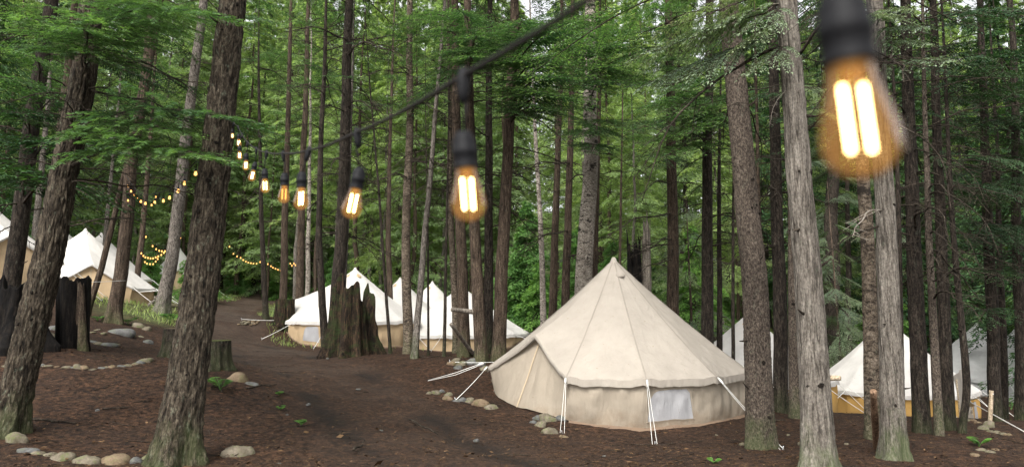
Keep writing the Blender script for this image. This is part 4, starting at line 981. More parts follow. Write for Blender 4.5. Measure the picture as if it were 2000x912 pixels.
tent('white bell tent whose peak shows right behind the pitched porch tent', ground_at(192, 34.5), 2.5, 3.0, 0.7, 160, 'white', 'tan', 8, 16, False, vents=(-40,), rope_r=0.008, seed=9)
tent('greyish white bell tent with tan awning at the edge behind the dark conifer', ground_at(-72, 20.5), 2.5, 2.9, 0.75, 70, 'white', 'tan', 12, 24, False, vents=(), rope_r=0.008, seed=10)
tent('small distant white tent in the grass behind the grey leaning conifer', ground_at(346, 46), 1.9, 2.9, 0.6, 30, 'white', 'tan', 8, 16, False, vents=(), rope_r=0.01, seed=11)
tent('bright white bell tent behind the thick scaly conifer', ground_at(1455, 20.5), 2.3, 2.5, 0.7, 150, 'white', 'ochre', 10, 20, False, vents=(-30,), rope_r=0.008, seed=12)
tent('white bell tent with ochre wall behind the two grey cedars', ground_at(1722, 23.2) + np.array([0, 0, 0.38]), 2.42, 2.9, 0.72, 150, 'white', 'ochre', 12, 24, False, vents=(-30, 30), rope_r=0.008, seed=13, doorlean=0.85, window_bays=[(8 - 1, 0.2, 0.65, 0.2, 0.9, True)])
tent('shaded grey bell tent with pale peak deep under the dark conifers', ground_at(1895, 32), 2.7, 3.1, 0.8, 15, 'shaded_canvas', 'shaded_canvas', 10, 20, False, vents=(), rope_r=0.008, seed=14)
tent('shaded grey bell tent farthest under the dark boughs beyond the rope post', ground_at(1966, 34), 2.6, 3.0, 0.8, -10, 'shaded_canvas', 'shaded_canvas', 10, 20, False, vents=(), rope_r=0.008, seed=15)

# ------------------------------------------------------------------ stumps, snags, poles
def stump_mesh(r0, r1, H, seed, flutes, depth, jag, mats, nseg=96, rows=46, hollow=0.5, flare=0.5, lean=(0, 0), notch=None, flat=False):
    th = np.linspace(0, 2 * np.pi, nseg, endpoint=False); r = np.random.default_rng(seed)
    top = H * (1 - (jag * np.clip(0.5 + 0.9 * fbm(P3(np.cos(th) * 2.2, np.sin(th) * 2.2, seed), 3, seed), 0, 1) if not flat else 0 * th))
    if notch: 
        for a, w, dp in notch: top = top - dp * H * np.exp(-(((th - a + np.pi) % (2 * np.pi) - np.pi) / w) ** 2)
    k = np.linspace(0, 1, rows); Z = -0.2 + (top[None] + 0.2) * k[:, None]
    R = r0 + (r1 - r0) * np.clip(Z / H, 0, 1) ** 0.7
    fl = np.cos(th * flutes + 1.3 * np.sin(th * 2 + seed)) + 0.5 * np.cos(th * (flutes * 2 + 1) + seed)
    R = R * (1 + depth * fl[None] * (1.1 - 0.6 * np.clip(Z / H, 0, 1)) + flare * np.exp(-np.clip(Z, 0, None) / (0.22 * H)) * (0.6 + 0.4 * fl[None]))
    q = np.stack([np.cos(th)[None] * R, np.sin(th)[None] * R, Z], -1)
    R = R + 0.05 * r0 * (1 - np.abs(fbm(q * np.array([9, 9, 1.2]), 4, seed + 1)) * 3)
    outer = np.stack([np.cos(th)[None] * R + lean[0] * np.clip(Z, 0, None), np.sin(th)[None] * R + lean[1] * np.clip(Z, 0, None), Z], -1)
    ins = []
    for f, dz in ((0.93, 0.0 if flat else 0.01), (0.72, 0.0 if flat else -0.10 * H), (0.5, 0.0 if flat else -hollow * H), (0.02, 0.0 if flat else -hollow * 1.1 * H)):
        p = outer[-1].copy(); cx = outer[-1].mean(0); p[:, :2] = cx[:2] + (p[:, :2] - cx[:2]) * f; p[:, 2] = p[:, 2] + dz if not flat else H + 0.006 * fbm(p * 20, 2, 1); ins.append(p)
    if not flat: ins[-1][:, 2] = ins[-1][:, 2].min()
    V = np.concatenate([outer, np.array(ins)]).reshape(-1, 3)
    F = grid_faces(rows + 4, nseg, True)
    return V, F, rows, nseg
def stump(name, label, px, py, d, r0, r1, H, seed, mat, cat='stump', topmat=None, **kw):
    p = pix(px, py, d); z = g1(p[0], p[1]); o = thing(name, (p[0], p[1], z), label, cat)
    tp = kw.pop('top_py', None)
    if tp: H = (pix(px, tp, d)[2] - z) * 1.04
    V, F, rows, nseg = stump_mesh(r0, r1, H, seed, kw.pop('flutes', 7), kw.pop('depth', 0.08), kw.pop('jag', 0.4), None, **kw)
    if topmat:
        cut = (rows - 1) * nseg
        ob('bark', mesh('bark', V, F[:cut], [M[mat]]), o); ob('cut_top', mesh('cut_top', V, F[cut:], [M[topmat]]), o)
    else: ob('wood', mesh('wood', V, F, [M[mat]]), o)
    return o
stump('broken_stump', 'huge mossy broken stump with jagged top in front of a white tent', 684, 692, 17.3, 0.50, 0.47, 2.0, 5, 'stump', flutes=5, depth=0.13, jag=0.42, flare=0.55, nseg=140, rows=60, notch=[(-0.15, 0.16, 0.28), (-2.6, 0.25, 0.2)])
stump('charred_stump', 'charred black hollow stump beside the leaning furrowed conifer', 140, 690, 12.4, 0.25, 0.28, 1.28, 8, 'burnt', flutes=4, depth=0.12, jag=0.10, flare=0.25, lean=(-0.08, 0), hollow=0.3)
stump('charred_stump', 'wide charred stump base behind the dark brown conifer and the leaning furrowed one', 24, 700, 11.7, 0.42, 0.30, 1.2, 12, 'burnt', flutes=5, depth=0.14, jag=0.3, flare=0.5)
stump('wood_slab', 'weathered grey split slab standing against the charred hollow stump', 161, 690, 12.2, 0.075, 0.05, 1.2, 15, 'brown', 'wood', flutes=3, depth=0.06, jag=0.1, flare=0.2, lean=(-0.13, 0), nseg=40, rows=30)
stump('cut_stump', 'cut stump with weathered flat top left of the thick knotted conifer', 336, 700, 12.5, 0.19, 0.17, 0.52, 21, 'dark', topmat='cutwood', flat=True, flare=0.35, flutes=5, depth=0.04)
stump('cut_stump', 'cut stump with moss on its flat top right of the thick knotted conifer', 422, 722, 11.5, 0.21, 0.19, 0.46, 23, 'dark', topmat='mosstop', flat=True, flare=0.4, flutes=5, depth=0.05)
stump('old_stump', 'tall mossy cut stump beside the bend of the path', 556, 622, 25.2, 0.36, 0.32, 0.98, 26, 'stump', topmat='mosstop', flat=True, flare=0.4, flutes=7, depth=0.06)
stump('dead_snag', 'grey pointed dead snag behind the cream tent peak', 1262, 640, 19.4, 0.155, 0.11, 3.35, 31, 'deadgrey', 'snag', top_py=405, flutes=5, depth=0.04, jag=0.28, flare=0.2, lean=(0.02, 0), nseg=60, hollow=0.05, notch=[(-2.4, 0.7, 0.12)])
stump('dead_snag', 'charred black broken snag beside the grey pointed snag', 1242, 640, 19.2, 0.22, 0.18, 2.65, 33, 'burnt', 'snag', top_py=452, flutes=5, depth=0.06, jag=0.3, flare=0.2, nseg=60, hollow=0.1)
stump('old_stump', 'dark rotten stump under the right eave of the cream tent', 1416, 745, 15.2, 0.26, 0.2, 0.75, 36, 'burnt', flutes=5, depth=0.1, jag=0.4)

def pole(name, label, a, b, r0, r1, mat, cat='pole', n=10, wob=0.01, group=None, parent=None):
    a, b = np.asarray(a, float), np.asarray(b, float); k = np.linspace(0, 1, 12)[:, None]; L = np.linalg.norm(b - a)
    q = (b - a) * k + wob * L * np.stack([fbm(P3(k[:, 0] * 3, 1.5 * i, L), 2, int(L * 97)) for i in range(3)], -1) * np.sin(np.pi * k)
    V, F = tube(q, np.linspace(r0, r1, 12) * (1 + 0.08 * vnoise(P3(k[:, 0] * 9, L), 3)), n)
    o = ob(name, mesh(name, V, F, [M[mat]]), parent, tuple(a))
    if parent is None: tag(o, label, cat, group)
    return o
pole('wooden_stake', 'reddish debarked stake leaning on the foot of the smaller grey cedar', hit(1712, 872, 7, 12) + np.array([0, 0, -.05]), pix(1706, 764, 8.15), 0.045, 0.035, 'stake', 'stake')
_p = hit(1932, 826, 10, 18); _post_top = _p + np.array([0.11, 0, 0.62])
pole('rope_post', 'pale peeled wooden post holding a white rope among the stones', _p + np.array([0, 0, -0.1]), _post_top, 0.042, 0.038, 'palewood', 'post', 12, 0.0)
_q = pix(1893, 781, 16.5)
pole('rope', 'white rope stretched from the tarp awning to the peeled post', _q, _post_top - np.array([0, 0.045, 0.06]), 0.012, 0.012, 'rope', 'rope', 6, 0.0)
pole('rope', 'white rope running from the tarp awning down past the peeled post to the ground', _q - np.array([0, 0, .03]), hit(2010, 848, 8, 16), 0.010, 0.010, 'rope', 'rope', 6, 0.0)
pole('propped_pole', 'bare broken pole propped against the brown conifer above the rock pile', hit(927, 694, 12, 20) , pix(881, 633, 15.4), 0.05, 0.04, 'deadgrey', 'pole')
t = TR['t20b']; _z = pix(925, 609, 15.8)
pole('branch', '', np.array([0, 0, 0]), pix(882, 604, 15.5) - _z, 0.06, 0.045, 'deadgrey', parent=t.o).location = tuple(_z - t.base)
t = TR['t37']; _z = pix(1590, 738, 7.3)
pole('branch', '', np.array([0, 0, 0]), pix(1641, 738, 7.1) - _z, 0.034, 0.026, 'palewood', parent=t.o, wob=0.03).location = tuple(_z - t.base)
for k, (x0, y0, x1, y1, dd) in enumerate([(800, 700, 860, 697, 15), (540, 765, 566, 772, 11), (800, 820, 855, 850, 8), (420, 705, 330, 712, 11), (1490, 820, 1535, 822, 11), (60, 820, 150, 828, 8), (200, 800, 250, 798, 8.5), (690, 880, 712, 862, 7), (480, 760, 540, 752, 10)]):
    a, b = hit(x0, y0, 5, 30), hit(x1, y1, 5, 30)
    pole('fallen_stick', ['long bare stick on the ground near the leaning grey trunk', 'short dark stick on the path edge', 'thin stick lying on the path in front of the cream tent', 'grey stick behind the cut stumps', 'stick on the ground at the foot of the scaly conifer', 'straight twig lying above the front stone row', 'small broken stick between the two furrowed conifers', 'thick twig on the bare dirt of the path', 'forked root lying by the flat brown boulder'][k], a + np.array([0, 0, .01]), b + np.array([0, 0, .015]), 0.016, 0.008, 'twig', 'stick', 6, 0.06)
# tarp awning fragment of the ochre tent
def tarp():
    a, b = pix(1862, 735, 17.5), pix(1878, 720, 19); c, d_ = pix(1904, 838, 16.8), pix(1872, 850, 17.2)
    u = np.linspace(0, 1, 12); U, Vv = np.meshgrid(u, np.linspace(0, 1, 16)); 
    Pq = (a[None, None] * (1 - U[..., None]) + b * U[..., None]) * (1 - Vv[..., None]) + (d_ * (1 - U[..., None]) + c * U[..., None]) * Vv[..., None]
    Pq[..., 0] += 0.06 * np.sin(Vv * 3.14) + 0.02 * fbm(P3(U * 3, Vv * 3), 2, 4); Pq[..., 1] += 0.06 * fbm(P3(U * 4, Vv * 2), 3, 7)
    base = np.array([d_[0], d_[1], g1(d_[0], d_[1])])
    o = thing('tarp_awning', tuple(base), 'hanging cream tarp awning beside the thin curving trunk', 'tarp')
    ob('sheet', mesh('sheet', (Pq - base).reshape(-1, 3), grid_faces(16, 12), [M['cream']]), o)
    f0 = Pq[-1]; f1 = f0 + np.array([0.03, -0.03, -0.16]); ob('hem', strip_mesh(f0 - base, f1 - base, M['tan'], 'hem'), o)
    tri = np.array([pix(1886, 776, 16.8), pix(1905, 792, 16.4), pix(1893, 794, 16.7), pix(1884, 790, 16.9)]) - base
    ob('corner_flap', mesh('corner_flap', np.concatenate([tri, tri + np.array([0, 0.02, -0.01])]), [np.array([[0, 1, 2, 3], [7, 6, 5, 4]]), ], [M['tan']]), o)
    for px in (1868, 1898):
        top = pix(px, 740 if px < 1880 else 790, 17.3); bt = np.array([top[0], top[1], g1(top[0], top[1]) - 0.05])
        V, F = tube(np.array([bt, (bt + top) / 2, top]) - base, 0.02, 8); ob('pole', mesh('pole', V, F, [M['palewood']]), o)
tarp()
# brush pile behind the big grey cedar
_bp = hit(1612, 722, 12, 40)
o = thing('brush_pile', tuple(_bp), 'tangled pile of pale dead sticks beyond the pale grey cedar', 'brush pile')
for k in range(26):
    a = random.uniform(0, 6.28); me = (PALE + DEAD[:4])[k % 7]
    ob('stick', me, o, (random.gauss(0, .5), random.gauss(0, .5), random.uniform(0.1, 0.9)), (random.gauss(0, .6), random.gauss(0, .3), a), random.uniform(0.4, 0.8))
# logs by the grey leaning conifer
for k, (x0, y0, x1, y1, r) in enumerate([(292, 600, 306, 582, .07), (332, 602, 352, 604, .09), (334, 596, 350, 598, .07), (285, 565, 300, 585, .05)]):
    a, b = hit(x0, y0, 12, 40), hit(x1, y1, 12, 40)
    pole('fallen_log', ['short pale log propped on the bank beside the grey leaning conifer', 'brown log lying right of the grey leaning conifer', 'thin upper log of the pair right of the grey leaning conifer', 'dark forked root standing by the pitched porch tent'][k], a + np.array([0, 0, r]), b + np.array([0, 0, r + (0.35 if k == 3 else 0.03)]), r, r * .85, ['deadgrey', 'brown', 'brown', 'burnt'][k], 'log')

# ------------------------------------------------------------------ stones
def rock_mesh(seed, flat):
    n = 18; th = np.linspace(0, 2 * np.pi, n, endpoint=False); ph = np.linspace(0, np.pi, 11)[1:-1]
    PHI, TH = np.meshgrid(ph, th, indexing='ij'); V = np.stack([np.sin(PHI) * np.cos(TH), np.sin(PHI) * np.sin(TH), np.cos(PHI)], -1).reshape(-1, 3)
    V = np.concatenate([V, [[0, 0, 1], [0, 0, -1]]])
    d = 1 + 0.42 * fbm(V * 1.2 + seed * 3.7, 2, seed) + 0.16 * fbm(V * 3.0 + seed, 3, seed + 2)
    V = V * d[:, None]; V = np.sign(V) * np.abs(V) ** 0.88; V *= np.array([0.5, 0.38, flat])
    k = 8 * n; j = np.arange(n)
    return V, [grid_faces(9, n, True), np.stack([np.full(n, k + n), (j + 1) % n, j][::-1], -1)[:, ::-1] * 1, np.stack([k + j, k + (j + 1) % n, np.full(n, k + n + 1)], -1)]
ROCK = {m: [mesh('stone', *rock_mesh(s + i * 5, f), [M[m]]) for s, f in ((1, .30), (2, .24), (3, .34), (4, .18))] for i, m in enumerate(('rock_tan', 'rock_grey', 'rock_orange'))}
rr = np.random.default_rng(5)
def stone(px, py, w, mat, label, group=None, variant=None, sz=1.0, sink=0.30):
    p = hit(px, py, 5, 40); s = w * p[1] / F_PX; me = ROCK[mat][rr.integers(4) if variant is None else variant]
    o = ob('stone', me, None, (p[0], p[1] + 0.1 * s, p[2] - s * 0.03), (rr.normal(0, .12), rr.normal(0, .12), rr.choice([0, math.pi]) + rr.normal(0, .3)), (s, s, s * sz))
    tag(o, label, 'stone', group); return o
G0, L0 = 'stones of the front row', 'rounded stone in the front row between the two furrowed conifers'
stone(28, 864, 40, 'rock_tan', 'big tan boulder at the foot of the leaning furrowed conifer', None, 2, 1.5)
stone(50, 882, 40, 'rock_grey', 'flat grey slab stone right below the big tan boulder', None, 3)
for px, py, w, m, v in [(74, 888, 27, 'rock_tan', 1), (96, 890, 27, 'rock_tan', 1), (120, 897, 46, 'rock_tan', 0), (166, 905, 50, 'rock_tan', 0)]: stone(px, py, w, m, L0, G0, v, 1.05)
stone(219, 906, 56, 'rock_orange', 'orange brown stone in the front row, largest of that row', None, 0, 1.0)
stone(261, 904, 29, 'rock_grey', 'blue grey stone between the orange brown stone and the tan upright one', None, 1, 1.3)
stone(289, 899, 27, 'rock_tan', 'tan upright stone touching the foot of the thick knotted conifer', None, 2, 1.6)
stone(330, 912, 40, 'rock_orange', 'low brown stone in front of the foot of the thick knotted conifer', None, 3)
stone(460, 888, 60, 'rock_tan', 'lone mossy oval stone on the dirt right of the thick knotted conifer', None, 0, 1.0)
for k, px in enumerate([8, 80, 92, 110, 128, 142, 150, 163, 180, 198, 207, 216, 226, 238, 249, 258, 264, 272, 282]):
    py = np.interp(px, [0, 80, 120, 180, 230, 260, 290], [716, 714, 716, 720, 716, 712, 704]); stone(px, py + 1, rr.uniform(10, 22), ['rock_tan', 'rock_grey', 'rock_tan', 'rock_orange'][k % 4], 'small stone in the upper row that terraces the bank', 'stones of the upper row', None, rr.uniform(.8, 1.2))
stone(281, 705, 32, 'rock_tan', 'flat pale stone ending the upper row near the cut stump', None, 3)
for px, py, w, m in [(98, 660, 24, 'rock_tan'), (112, 668, 24, 'rock_tan'), (104, 644, 20, 'rock_grey')]: stone(px, py, w, m, 'tan boulder tucked between the charred stump and the leaning conifer', 'boulders by the charred stump', 2, 1.3)
for px, py, w in [(180, 668, 18), (192, 672, 24), (207, 675, 34), (222, 674, 20), (178, 650, 16), (190, 645, 14), (250, 655, 18), (275, 658, 12), (200, 652, 18)]: stone(px, py, w, rr.choice(['rock_tan', 'rock_grey']), 'flat stone half sunk in the bank right of the charred stump', 'flat stones on the bank', 3)
stone(232, 652, 46, 'rock_grey', 'long dark grey slab on the bank below the pitched porch tent', None, 3, 1.3)
stone(288, 669, 22, 'rock_grey', 'blue grey flat stone on the bank near the weathered cut stump', None, 1)
for px, py, w in [(270, 640, 30), (285, 645, 22), (262, 634, 16)]: stone(px, py, w, 'rock_tan', 'pale stone at the edge of the grass below the grey leaning conifer', 'pale stones at the grass edge')
stone(463, 742, 42, 'rock_orange', 'flat brown boulder next to the mossy topped cut stump', None, 3, 2.0)
stone(492, 750, 24, 'rock_grey', 'thin grey slab lying beside the flat brown boulder', None, 3)
for px, py, w, m in [(838, 768, 12, 'rock_tan'), (850, 768, 20, 'rock_tan'), (862, 766, 14, 'rock_grey'), (876, 772, 18, 'rock_tan'), (874, 780, 22, 'rock_orange'), (890, 784, 16, 'rock_grey'), (902, 783, 20, 'rock_grey'), (916, 785, 22, 'rock_tan')]: stone(px, py, w, m, 'rough stone in the row edging the path left of the cream tent', 'stones left of the cream tent', None, 1.2)
stone(938, 790, 36, 'rock_orange', 'long orange brown stone ending the row at the cream tent door', None, 1, 1.2)
stone(960, 797, 30, 'rock_tan', 'low tan stone under the left corner of the cream tent', None, 1)
for px, py, w, m in [(882, 712, 18, 'rock_orange'), (890, 708, 20, 'rock_tan'), (902, 714, 22, 'rock_tan'), (915, 712, 18, 'rock_grey'), (926, 710, 26, 'rock_grey'), (938, 714, 18, 'rock_grey'), (946, 722, 20, 'rock_tan'), (895, 720, 16, 'rock_grey')]: stone(px, py, w, m, 'stone in the heap at the foot of the trunks by the propped pole', 'stones by the propped pole', 2, 1.2)
for px, py, w, m, v in [(1042, 826, 16, 'rock_grey', 1), (1056, 832, 24, 'rock_tan', 2), (1068, 822, 36, 'rock_tan', 2), (1076, 846, 36, 'rock_tan', 1), (1096, 820, 22, 'rock_grey', 2), (1050, 818, 22, 'rock_grey', 1), (1101, 853, 20, 'rock_orange', 3)]: stone(px, py, w, m, 'stone in the small heap before the cream tent door', 'stones before the cream tent door', v, 1.2)
stone(1933, 834, 22, 'rock_tan', 'round pale stone leaning on the peeled rope post', None, 2, 1.7)
for px, py, w in [(1888, 822, 14), (1900, 822, 16), (1912, 826, 14), (1922, 838, 22), (1936, 844, 18), (1948, 846, 16), (1960, 848, 14), (1970, 850, 14), (1916, 880, 22), (1935, 884, 18), (1905, 888, 20), (1945, 878, 16)]: stone(px, py, w, rr.choice(['rock_tan', 'rock_orange', 'rock_grey']), 'small stone scattered on the dirt near the peeled rope post', 'stones near the rope post')
for px, py, w in [(1568, 868, 20), (1452, 868, 14), (1400, 850, 8), (1600, 840, 8), (1540, 850, 9), (1654, 868, 11)]: stone(px, py, w, 'rock_tan', 'small pale stone on the dirt between the right hand trunks', 'pale stones between the right trunks')
for k in range(16): stone(468 + k * 2.4 + rr.normal(0, 2), 631 + rr.normal(0, 2), rr.uniform(5, 9), rr.choice(['rock_tan', 'rock_orange']), 'small stone in the heap edging the path bend', 'stones at the path bend')
for px, py in [(190, 802), (602, 790), (640, 700), (560, 810), (745, 840), (330, 765), (700, 760), (545, 905), (930, 860), (1180, 890)]: stone(px, py, rr.uniform(6, 11), 'rock_grey', 'pebble lying loose on the dirt of the clearing', 'loose pebbles')

# ------------------------------------------------------------------ small plants
def fern(px, py, h, n, label):
    p = hit(px, py, 5, 40); o = thing('fern', tuple(p), label, 'plant')
    for k in range(n):
        yaw = 6.28 * k / n + rr.normal(0, .3); L = h * rr.uniform(.7, 1.1); s = np.linspace(0, 1, 9)
        st = np.stack([s * L * .6, 0 * s, L * (1.15 * s - .6 * s ** 2)], -1); b = Batch(); V, F = tube(st, .003, 4); b.add(V, F, 0, .3)
        q = np.repeat(np.linspace(.25, 1, 14), 2); side = np.tile([-1, 1], 14); Pq = np.stack([np.interp(q, s, st[:, i]) for i in range(3)], -1)
        A = nrm(np.stack([.5 + 0 * q, side * .9, -.12 + 0 * q], -1)); Sx = nrm(np.cross(np.array([0, 0, 1.]) + rr.normal(0, .1, (28, 3)), A)); l = L * .30 * np.sin(np.pi * np.clip(1.12 - q * .95, 0, 1)) + .02
        V, F = leaf_quads(Pq, A, Sx, l, l * .42); b.add(V, F, 0, np.repeat(rr.uniform(.3, .9, 28), 4))
        ob('frond', b.build('frond', [M['fernleaf']], False, 'tint'), o, (0, 0, 0), (0, 0, yaw))
fern(430, 762, .30, 6, 'bright green fern growing below the moss topped cut stump')
fern(588, 830, .13, 5, 'small green seedling on the dirt path edge')
fern(548, 800, .10, 4, 'tiny green sprout left of the small seedling')
fern(545, 772, .10, 4, 'tiny pale sprout by the stick on the path edge')
fern(332, 632, .5, 8, 'green fern at the mossy foot of the grey leaning conifer')
fern(190, 628, .25, 6, 'small fern before the pitched porch tent')
fern(250, 634, .3, 6, 'low fern right of the flared brown conifer')
fern(1912, 872, .22, 6, 'low green plant on the dirt near the curving trunk')
fern(1395, 905, .09, 4, 'tiny sprout on the dirt before the cream tent')

def grass():
    r = np.random.default_rng(3); P = []
    for cx, cy, sx, sy, n in [(-10.4, 24, 2.2, 4.5, 5000), (-14, 38, 6, 8, 6000), (-13.5, 33, 3, 5, 4000), (-17, 46, 8, 9, 5000), (2, 38, 5, 4, 3500), (15, 34, 5, 4, 3000)]:
        P.append(np.stack([r.normal(cx, sx, n), r.normal(cy, sy, n)], -1))
    P = np.concatenate(P); P = P[(path_dist(P[:, 0], P[:, 1]) > 0.95) & (P[:, 1] > 19.5)]
    P = P[fbm(P3(P[:, 0] * .5, P[:, 1] * .5), 3, 4) > -.15]; z = gz(P[:, 0], P[:, 1]); n = len(P); B = np.concatenate([P, z[:, None]], 1)
    A = nrm(r.normal(0, .45, (n, 3)) * np.array([1, 1, 0]) + np.array([0, 0, 1])); yaw = r.uniform(0, 6.28, n); S = np.stack([np.cos(yaw), np.sin(yaw), 0 * yaw], -1)
    V, F = leaf_quads(B, A, S, r.uniform(.08, .26, n), r.uniform(.012, .03, n))
    tag(ob('grass', mesh('grass', V, F, [M['grass']], None, False, {'tint': np.repeat(r.uniform(0.1, 1, n), 4)})), 'thin green grass growing beside the far path', 'grass', kind='stuff')
grass()

def litter():
    r = np.random.default_rng(8); n = 70000
    u = r.random(n); d = 5.5 * (30 / 5.5) ** (u ** 1.15); x = r.uniform(-.82, .82, n) * d
    z = gz(x, d); pdm = path_dist(x, d); keep = (pdm > 0.9) | (r.random(n) < 0.45); x, d, z = x[keep], d[keep], z[keep]; n = len(x)
    B = np.stack([x, d, z + r.uniform(.006, .022, n)], -1); yaw = r.uniform(0, 6.28, n); A = nrm(np.stack([np.cos(yaw), np.sin(yaw), r.normal(0, .22, n)], -1))
    up = nrm(np.array([0, 0, 1.]) + r.normal(0, .4, (n, 3))); S = nrm(np.cross(up, A))
    l = np.exp(r.normal(-3.75, .5, n)); w = np.where(r.random(n) < .5, .006, l * r.uniform(.25, .6, n)); l = np.where(w < .0061, l * 2.2, l)
    tint = np.clip(r.beta(1.6, 2.6, n) + (r.random(n) < .012) * .7, 0, 1.0)
    V, F = leaf_quads(B, A, S, l, w)
    tag(ob('forest_litter', mesh('forest_litter', V, F, [M['litter']], None, False, {'tint': np.repeat(tint, 4)})), 'loose bark chips and needles strewn over the forest floor', 'litter', kind='stuff')
    b = Batch(); m = 170
    for _ in range(m):
        dd = 6 * (26 / 6) ** r.random(); xx = r.uniform(-.8, .8) * dd; L = r.uniform(.12, .6); a = r.uniform(0, 6.28)
        k = np.linspace(-.5, .5, 5); px_, py_ = xx + k * L * math.cos(a) + r.normal(0, .02, 5) * L, dd + k * L * math.sin(a) + r.normal(0, .02, 5) * L
        V, F = tube(np.stack([px_, py_, gz(px_, py_) + .012], -1), np.linspace(.006, .0025, 5), 4); b.add(V, F)
    tag(ob('fallen_twigs', b.build('fallen_twigs', [M['twig']], True)), 'thin fallen twigs scattered over the forest floor', 'twigs', kind='stuff')
litter()

# ------------------------------------------------------------------ bulb strings
def lamp_parts(hi=True):
    """lamp hanging along -Z from its socket top at the origin, metres"""
    n = 40 if hi else 12
    sock = [(0.004, 0.004), (0.010, 0.003), (0.0135, -0.003), (0.0165, -0.010), (0.0168, -0.020), (0.0178, -0.021), (0.0178, -0.029), (0.0168, -0.030), (0.0168, -0.044), (0.0178, -0.046), (0.0172, -0.047), (0.0, -0.047)]
    gl = [(0.0135, -0.045), (0.0145, -0.052), (0.0165, -0.062), (0.0208, -0.076), (0.0236, -0.086), (0.0246, -0.094), (0.0236, -0.102), (0.0200, -0.109), (0.0130, -0.1145), (0.006, -0.1168), (0.0001, -0.1172)]
    S = mesh('socket', *lathe(sock, n), [M['rubber']])
    if hi:
        G = mesh('glass', *lathe(gl, n), [M['amber']]); fb = Batch()
        for x in (-0.0070, 0.0070):
            V, F = tube(np.array([[x, 0, -0.060], [x, 0, -0.0605], [x, 0, -0.1015], [x, 0, -0.102]]), np.array([.0010, .0021, .0021, .0010]), 10); fb.add(V, F)
        Fm = fb.build('filament', [M['filament']]); st = mesh('stem', *tube(np.array([[0, 0, -.044], [0, 0, -.055], [0, 0, -.06]]), np.array([.008, .006, .003]), 10), [M['amber']])
        return S, G, Fm, st
    return S, mesh('bulb', *lathe(gl, n), [M['farbulb']]), None, None
LH, LF = lamp_parts(True), lamp_parts(False)
def cable_mesh(pts, r, sag=0.0):
    pts = np.asarray(pts, float); q = []
    for i in range(len(pts) - 1):
        k = np.linspace(0, 1, 9)[:-1, None]; q.append(pts[i] + (pts[i + 1] - pts[i]) * k - np.array([0, 0, sag]) * 4 * k * (1 - k))
    q.append(pts[-1:]); return mesh('cable', *tube(np.concatenate(q), r, 8), [M['cable']])
def orient(v):
    z = -Vector(v).normalized(); x = Vector((1, 0, 0)); x = (x - z * x.dot(z)).normalized(); y = z.cross(x)
    return Matrix((x, y, z)).transposed().to_4x4()
def string_main():
    J = [((1640,-330),(1640,-12),(1664,150),(1690,345),.39),((905,148),(905,262),(912,337),(918,432),.82),((697,258),(703,330),(694,378),(683,427),1.42),((604,293),(590,338),(590,372),(587,410),2.0),
         ((553,299),(556,340),(556,367),(554,397),2.7),((521,297),(517,331),(518,352),(518,377),3.25),((501,290),(499,318),(494,336),(490,354),3.8),((484,278),(481,300),(481,315),(480,333),4.5),((473,263),(468,285),(468,299),(468,312),5.2),((465,247),(466,262),(467,273),(467,287),5.9),((457,240),(454,253),(454,262),(454,271),6.5)]
    org = pix(697, 258, 1.42)
    o = thing('string_lights', tuple(org), 'string of amber filament bulbs in black sockets tied to the thick knotted conifer', 'string lights')
    pts = [pix(436, 228, 7.0)] + [pix(*j[0], j[4]) for j in J[::-1]]; nx = pts[-1] + (pts[-1] - pts[-2]) * 1.3; pts.append(nx)
    ob('cable', cable_mesh(np.array(pts) - org, 0.0034, 0.006), o)
    for k, (j, s, b, e, d) in enumerate(J):
        pj, ps, pe = pix(*j, d), pix(*s, d), pix(*e, d)
        ax = nrm(pe - ps); L = np.linalg.norm(pe - ps); sc = L / 0.1172
        lp = ob('socket', LH[0], o); lp.matrix_local = Matrix.Translation(Vector(ps - org)) @ orient(ax) @ Matrix.Rotation(0.5 * math.sin(k * 1.7) if k else 0.0, 4, 'Z') @ Matrix.Diagonal((sc * 0.92, sc * 0.92, sc, 1))
        for nm, me in zip(('glass_bulb', 'filament', 'glass_stem'), LH[1:]): 
            if k == 4 and nm == 'filament': ob('filament', FIL_OFF, lp); continue
            ob(nm, me, lp)
        dn = nrm(ps - pj); lead = np.linalg.norm(ps - pj)
        tpr = [pj + np.array([0, 0, .010]), pj + dn * .004, pj + dn * .022, pj + dn * min(.034, lead * .6), pj + dn * min(.036, lead * .7)]
        ob('junction', mesh('junction', *tube(np.array(tpr) - org, np.array([.005, .0085, .0075, .0055, .003]), 10), [M['rubber']]), o)
        md = (pj + ps) / 2 + np.array([.004 * math.sin(k * 2.1), 0, 0])
        ob('lead', mesh('lead', *tube(np.array([pj, md, ps]) - org, 0.0025, 6), [M['cable']]), o)
FIL_OFF = LH[2].copy(); FIL_OFF.materials.clear(); FIL_OFF.materials.append(M['farbulb'])
string_main()
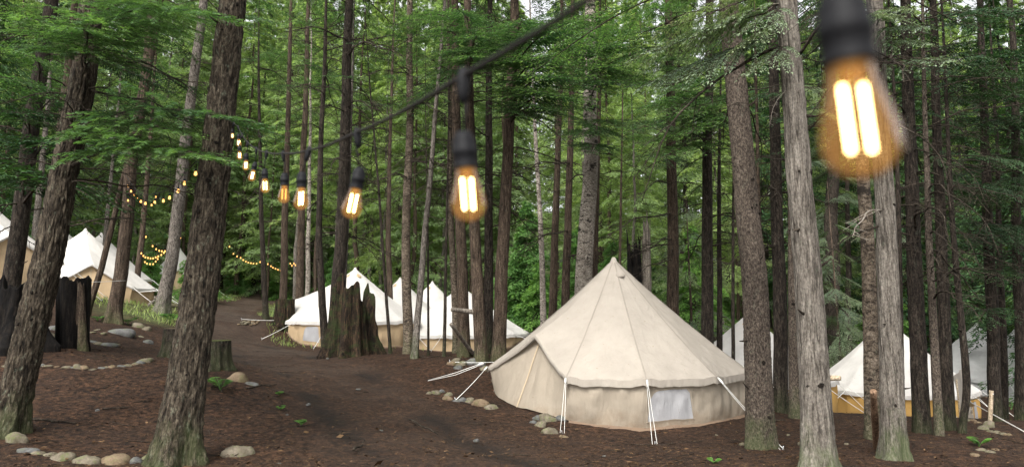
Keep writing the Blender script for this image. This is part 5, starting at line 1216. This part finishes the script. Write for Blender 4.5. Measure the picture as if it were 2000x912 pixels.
def string_far(label, pix_list, d0, d1, drop, cab_ends=(), sc=1.0):
    sc *= 0.8
    n = len(pix_list); P = [pix(x, y, d0 + (d1 - d0) * i / max(1, n - 1)) for i, (x, y) in enumerate(pix_list)]
    org = P[0]; o = thing('string_lights', tuple(org), label, 'string lights')
    J = [p + np.array([0, 0, drop + 0.09 * sc]) for p in P]
    if cab_ends: J = [pix(*cab_ends[0])] + J + [pix(*cab_ends[1])]
    ob('cable', cable_mesh(np.array(J) - org, 0.006, 0.01), o)
    for p in P:
        lp = ob('socket', LF[0], o, tuple(p + np.array([0, 0, 0.09 * sc]) - org), scale=sc); ob('bulb', LF[1], lp)
        ob('lead', mesh('lead', *tube(np.array([p + np.array([0, 0, .09 * sc]), p + np.array([0, 0, .09 * sc + drop * .5]), p + np.array([0, 0, .09 * sc + drop])]) - org, .005, 5), [M['cable']]), o)
string_far('bulb string drooping from the thick knotted conifer back to the flared brown trunk', [(382,340),(360,359),(348,374),(331,387),(319,393),(302,396),(284,398),(275,394),(268,390),(262,382),(256,374),(250,364)], 8.5, 16, .10, ((400,325,7.4),(244,340,17)))
string_far('short bulb string hanging at the flared brown trunk', [(250,392),(255,397),(296,401),(304,385)], 16.5, 18, .10, ((246,372,17),(316,360,21.5)))
string_far('bulb string swagged before the small distant tent, upper row', [(285,463),(298,481),(305,487),(311,490),(316,491),(322,491),(327,490),(331,487),(335,481),(339,475),(352,465)], 24, 22, .10, ((282,440,25),(362,450,21.8)), 1.15)
string_far('bulb string swagged before the small distant tent, lower row', [(276,495),(280,500),(284,503),(289,504),(294,505),(299,505),(304,503),(309,501),(315,498),(320,494)], 27, 26, .10, ((274,480,28),(326,480,25)), 1.3)
string_far('lowest bulb string among those before the small distant tent', [(283,512),(287,515),(293,516),(299,516),(304,511),(308,506)], 29, 28, .10, (), 1.3)
string_far('bulb string far away above the path beyond the bend', [(448,482),(456,496),(463,501),(470,504),(475,508),(480,511),(485,513),(490,514),(495,515),(501,515),(508,512),(517,512),(523,516),(529,520),(533,523),(538,525),(543,527),(548,529)], 36, 38, .12, (), 1.5)
string_far('tiny cluster of far bulbs behind the reddish brown conifer', [(567,515),(570,519),(574,515),(577,518)], 36, 37, .12, (), 1.5)
# slack white lines strung between the trees near the pitched porch tent
pole('rope', 'thin line stretched from the leaning conifer across to the flared brown trunk', pix(70, 556, 12), pix(245, 548, 16.8), .006, .006, 'rope', 'rope', 5, 0.0)
pole('rope', 'thin line from the porch tent corner to the grey leaning conifer', pix(273, 570, 26.5), pix(330, 566, 22), .012, .012, 'rope', 'rope', 5, 0.0)
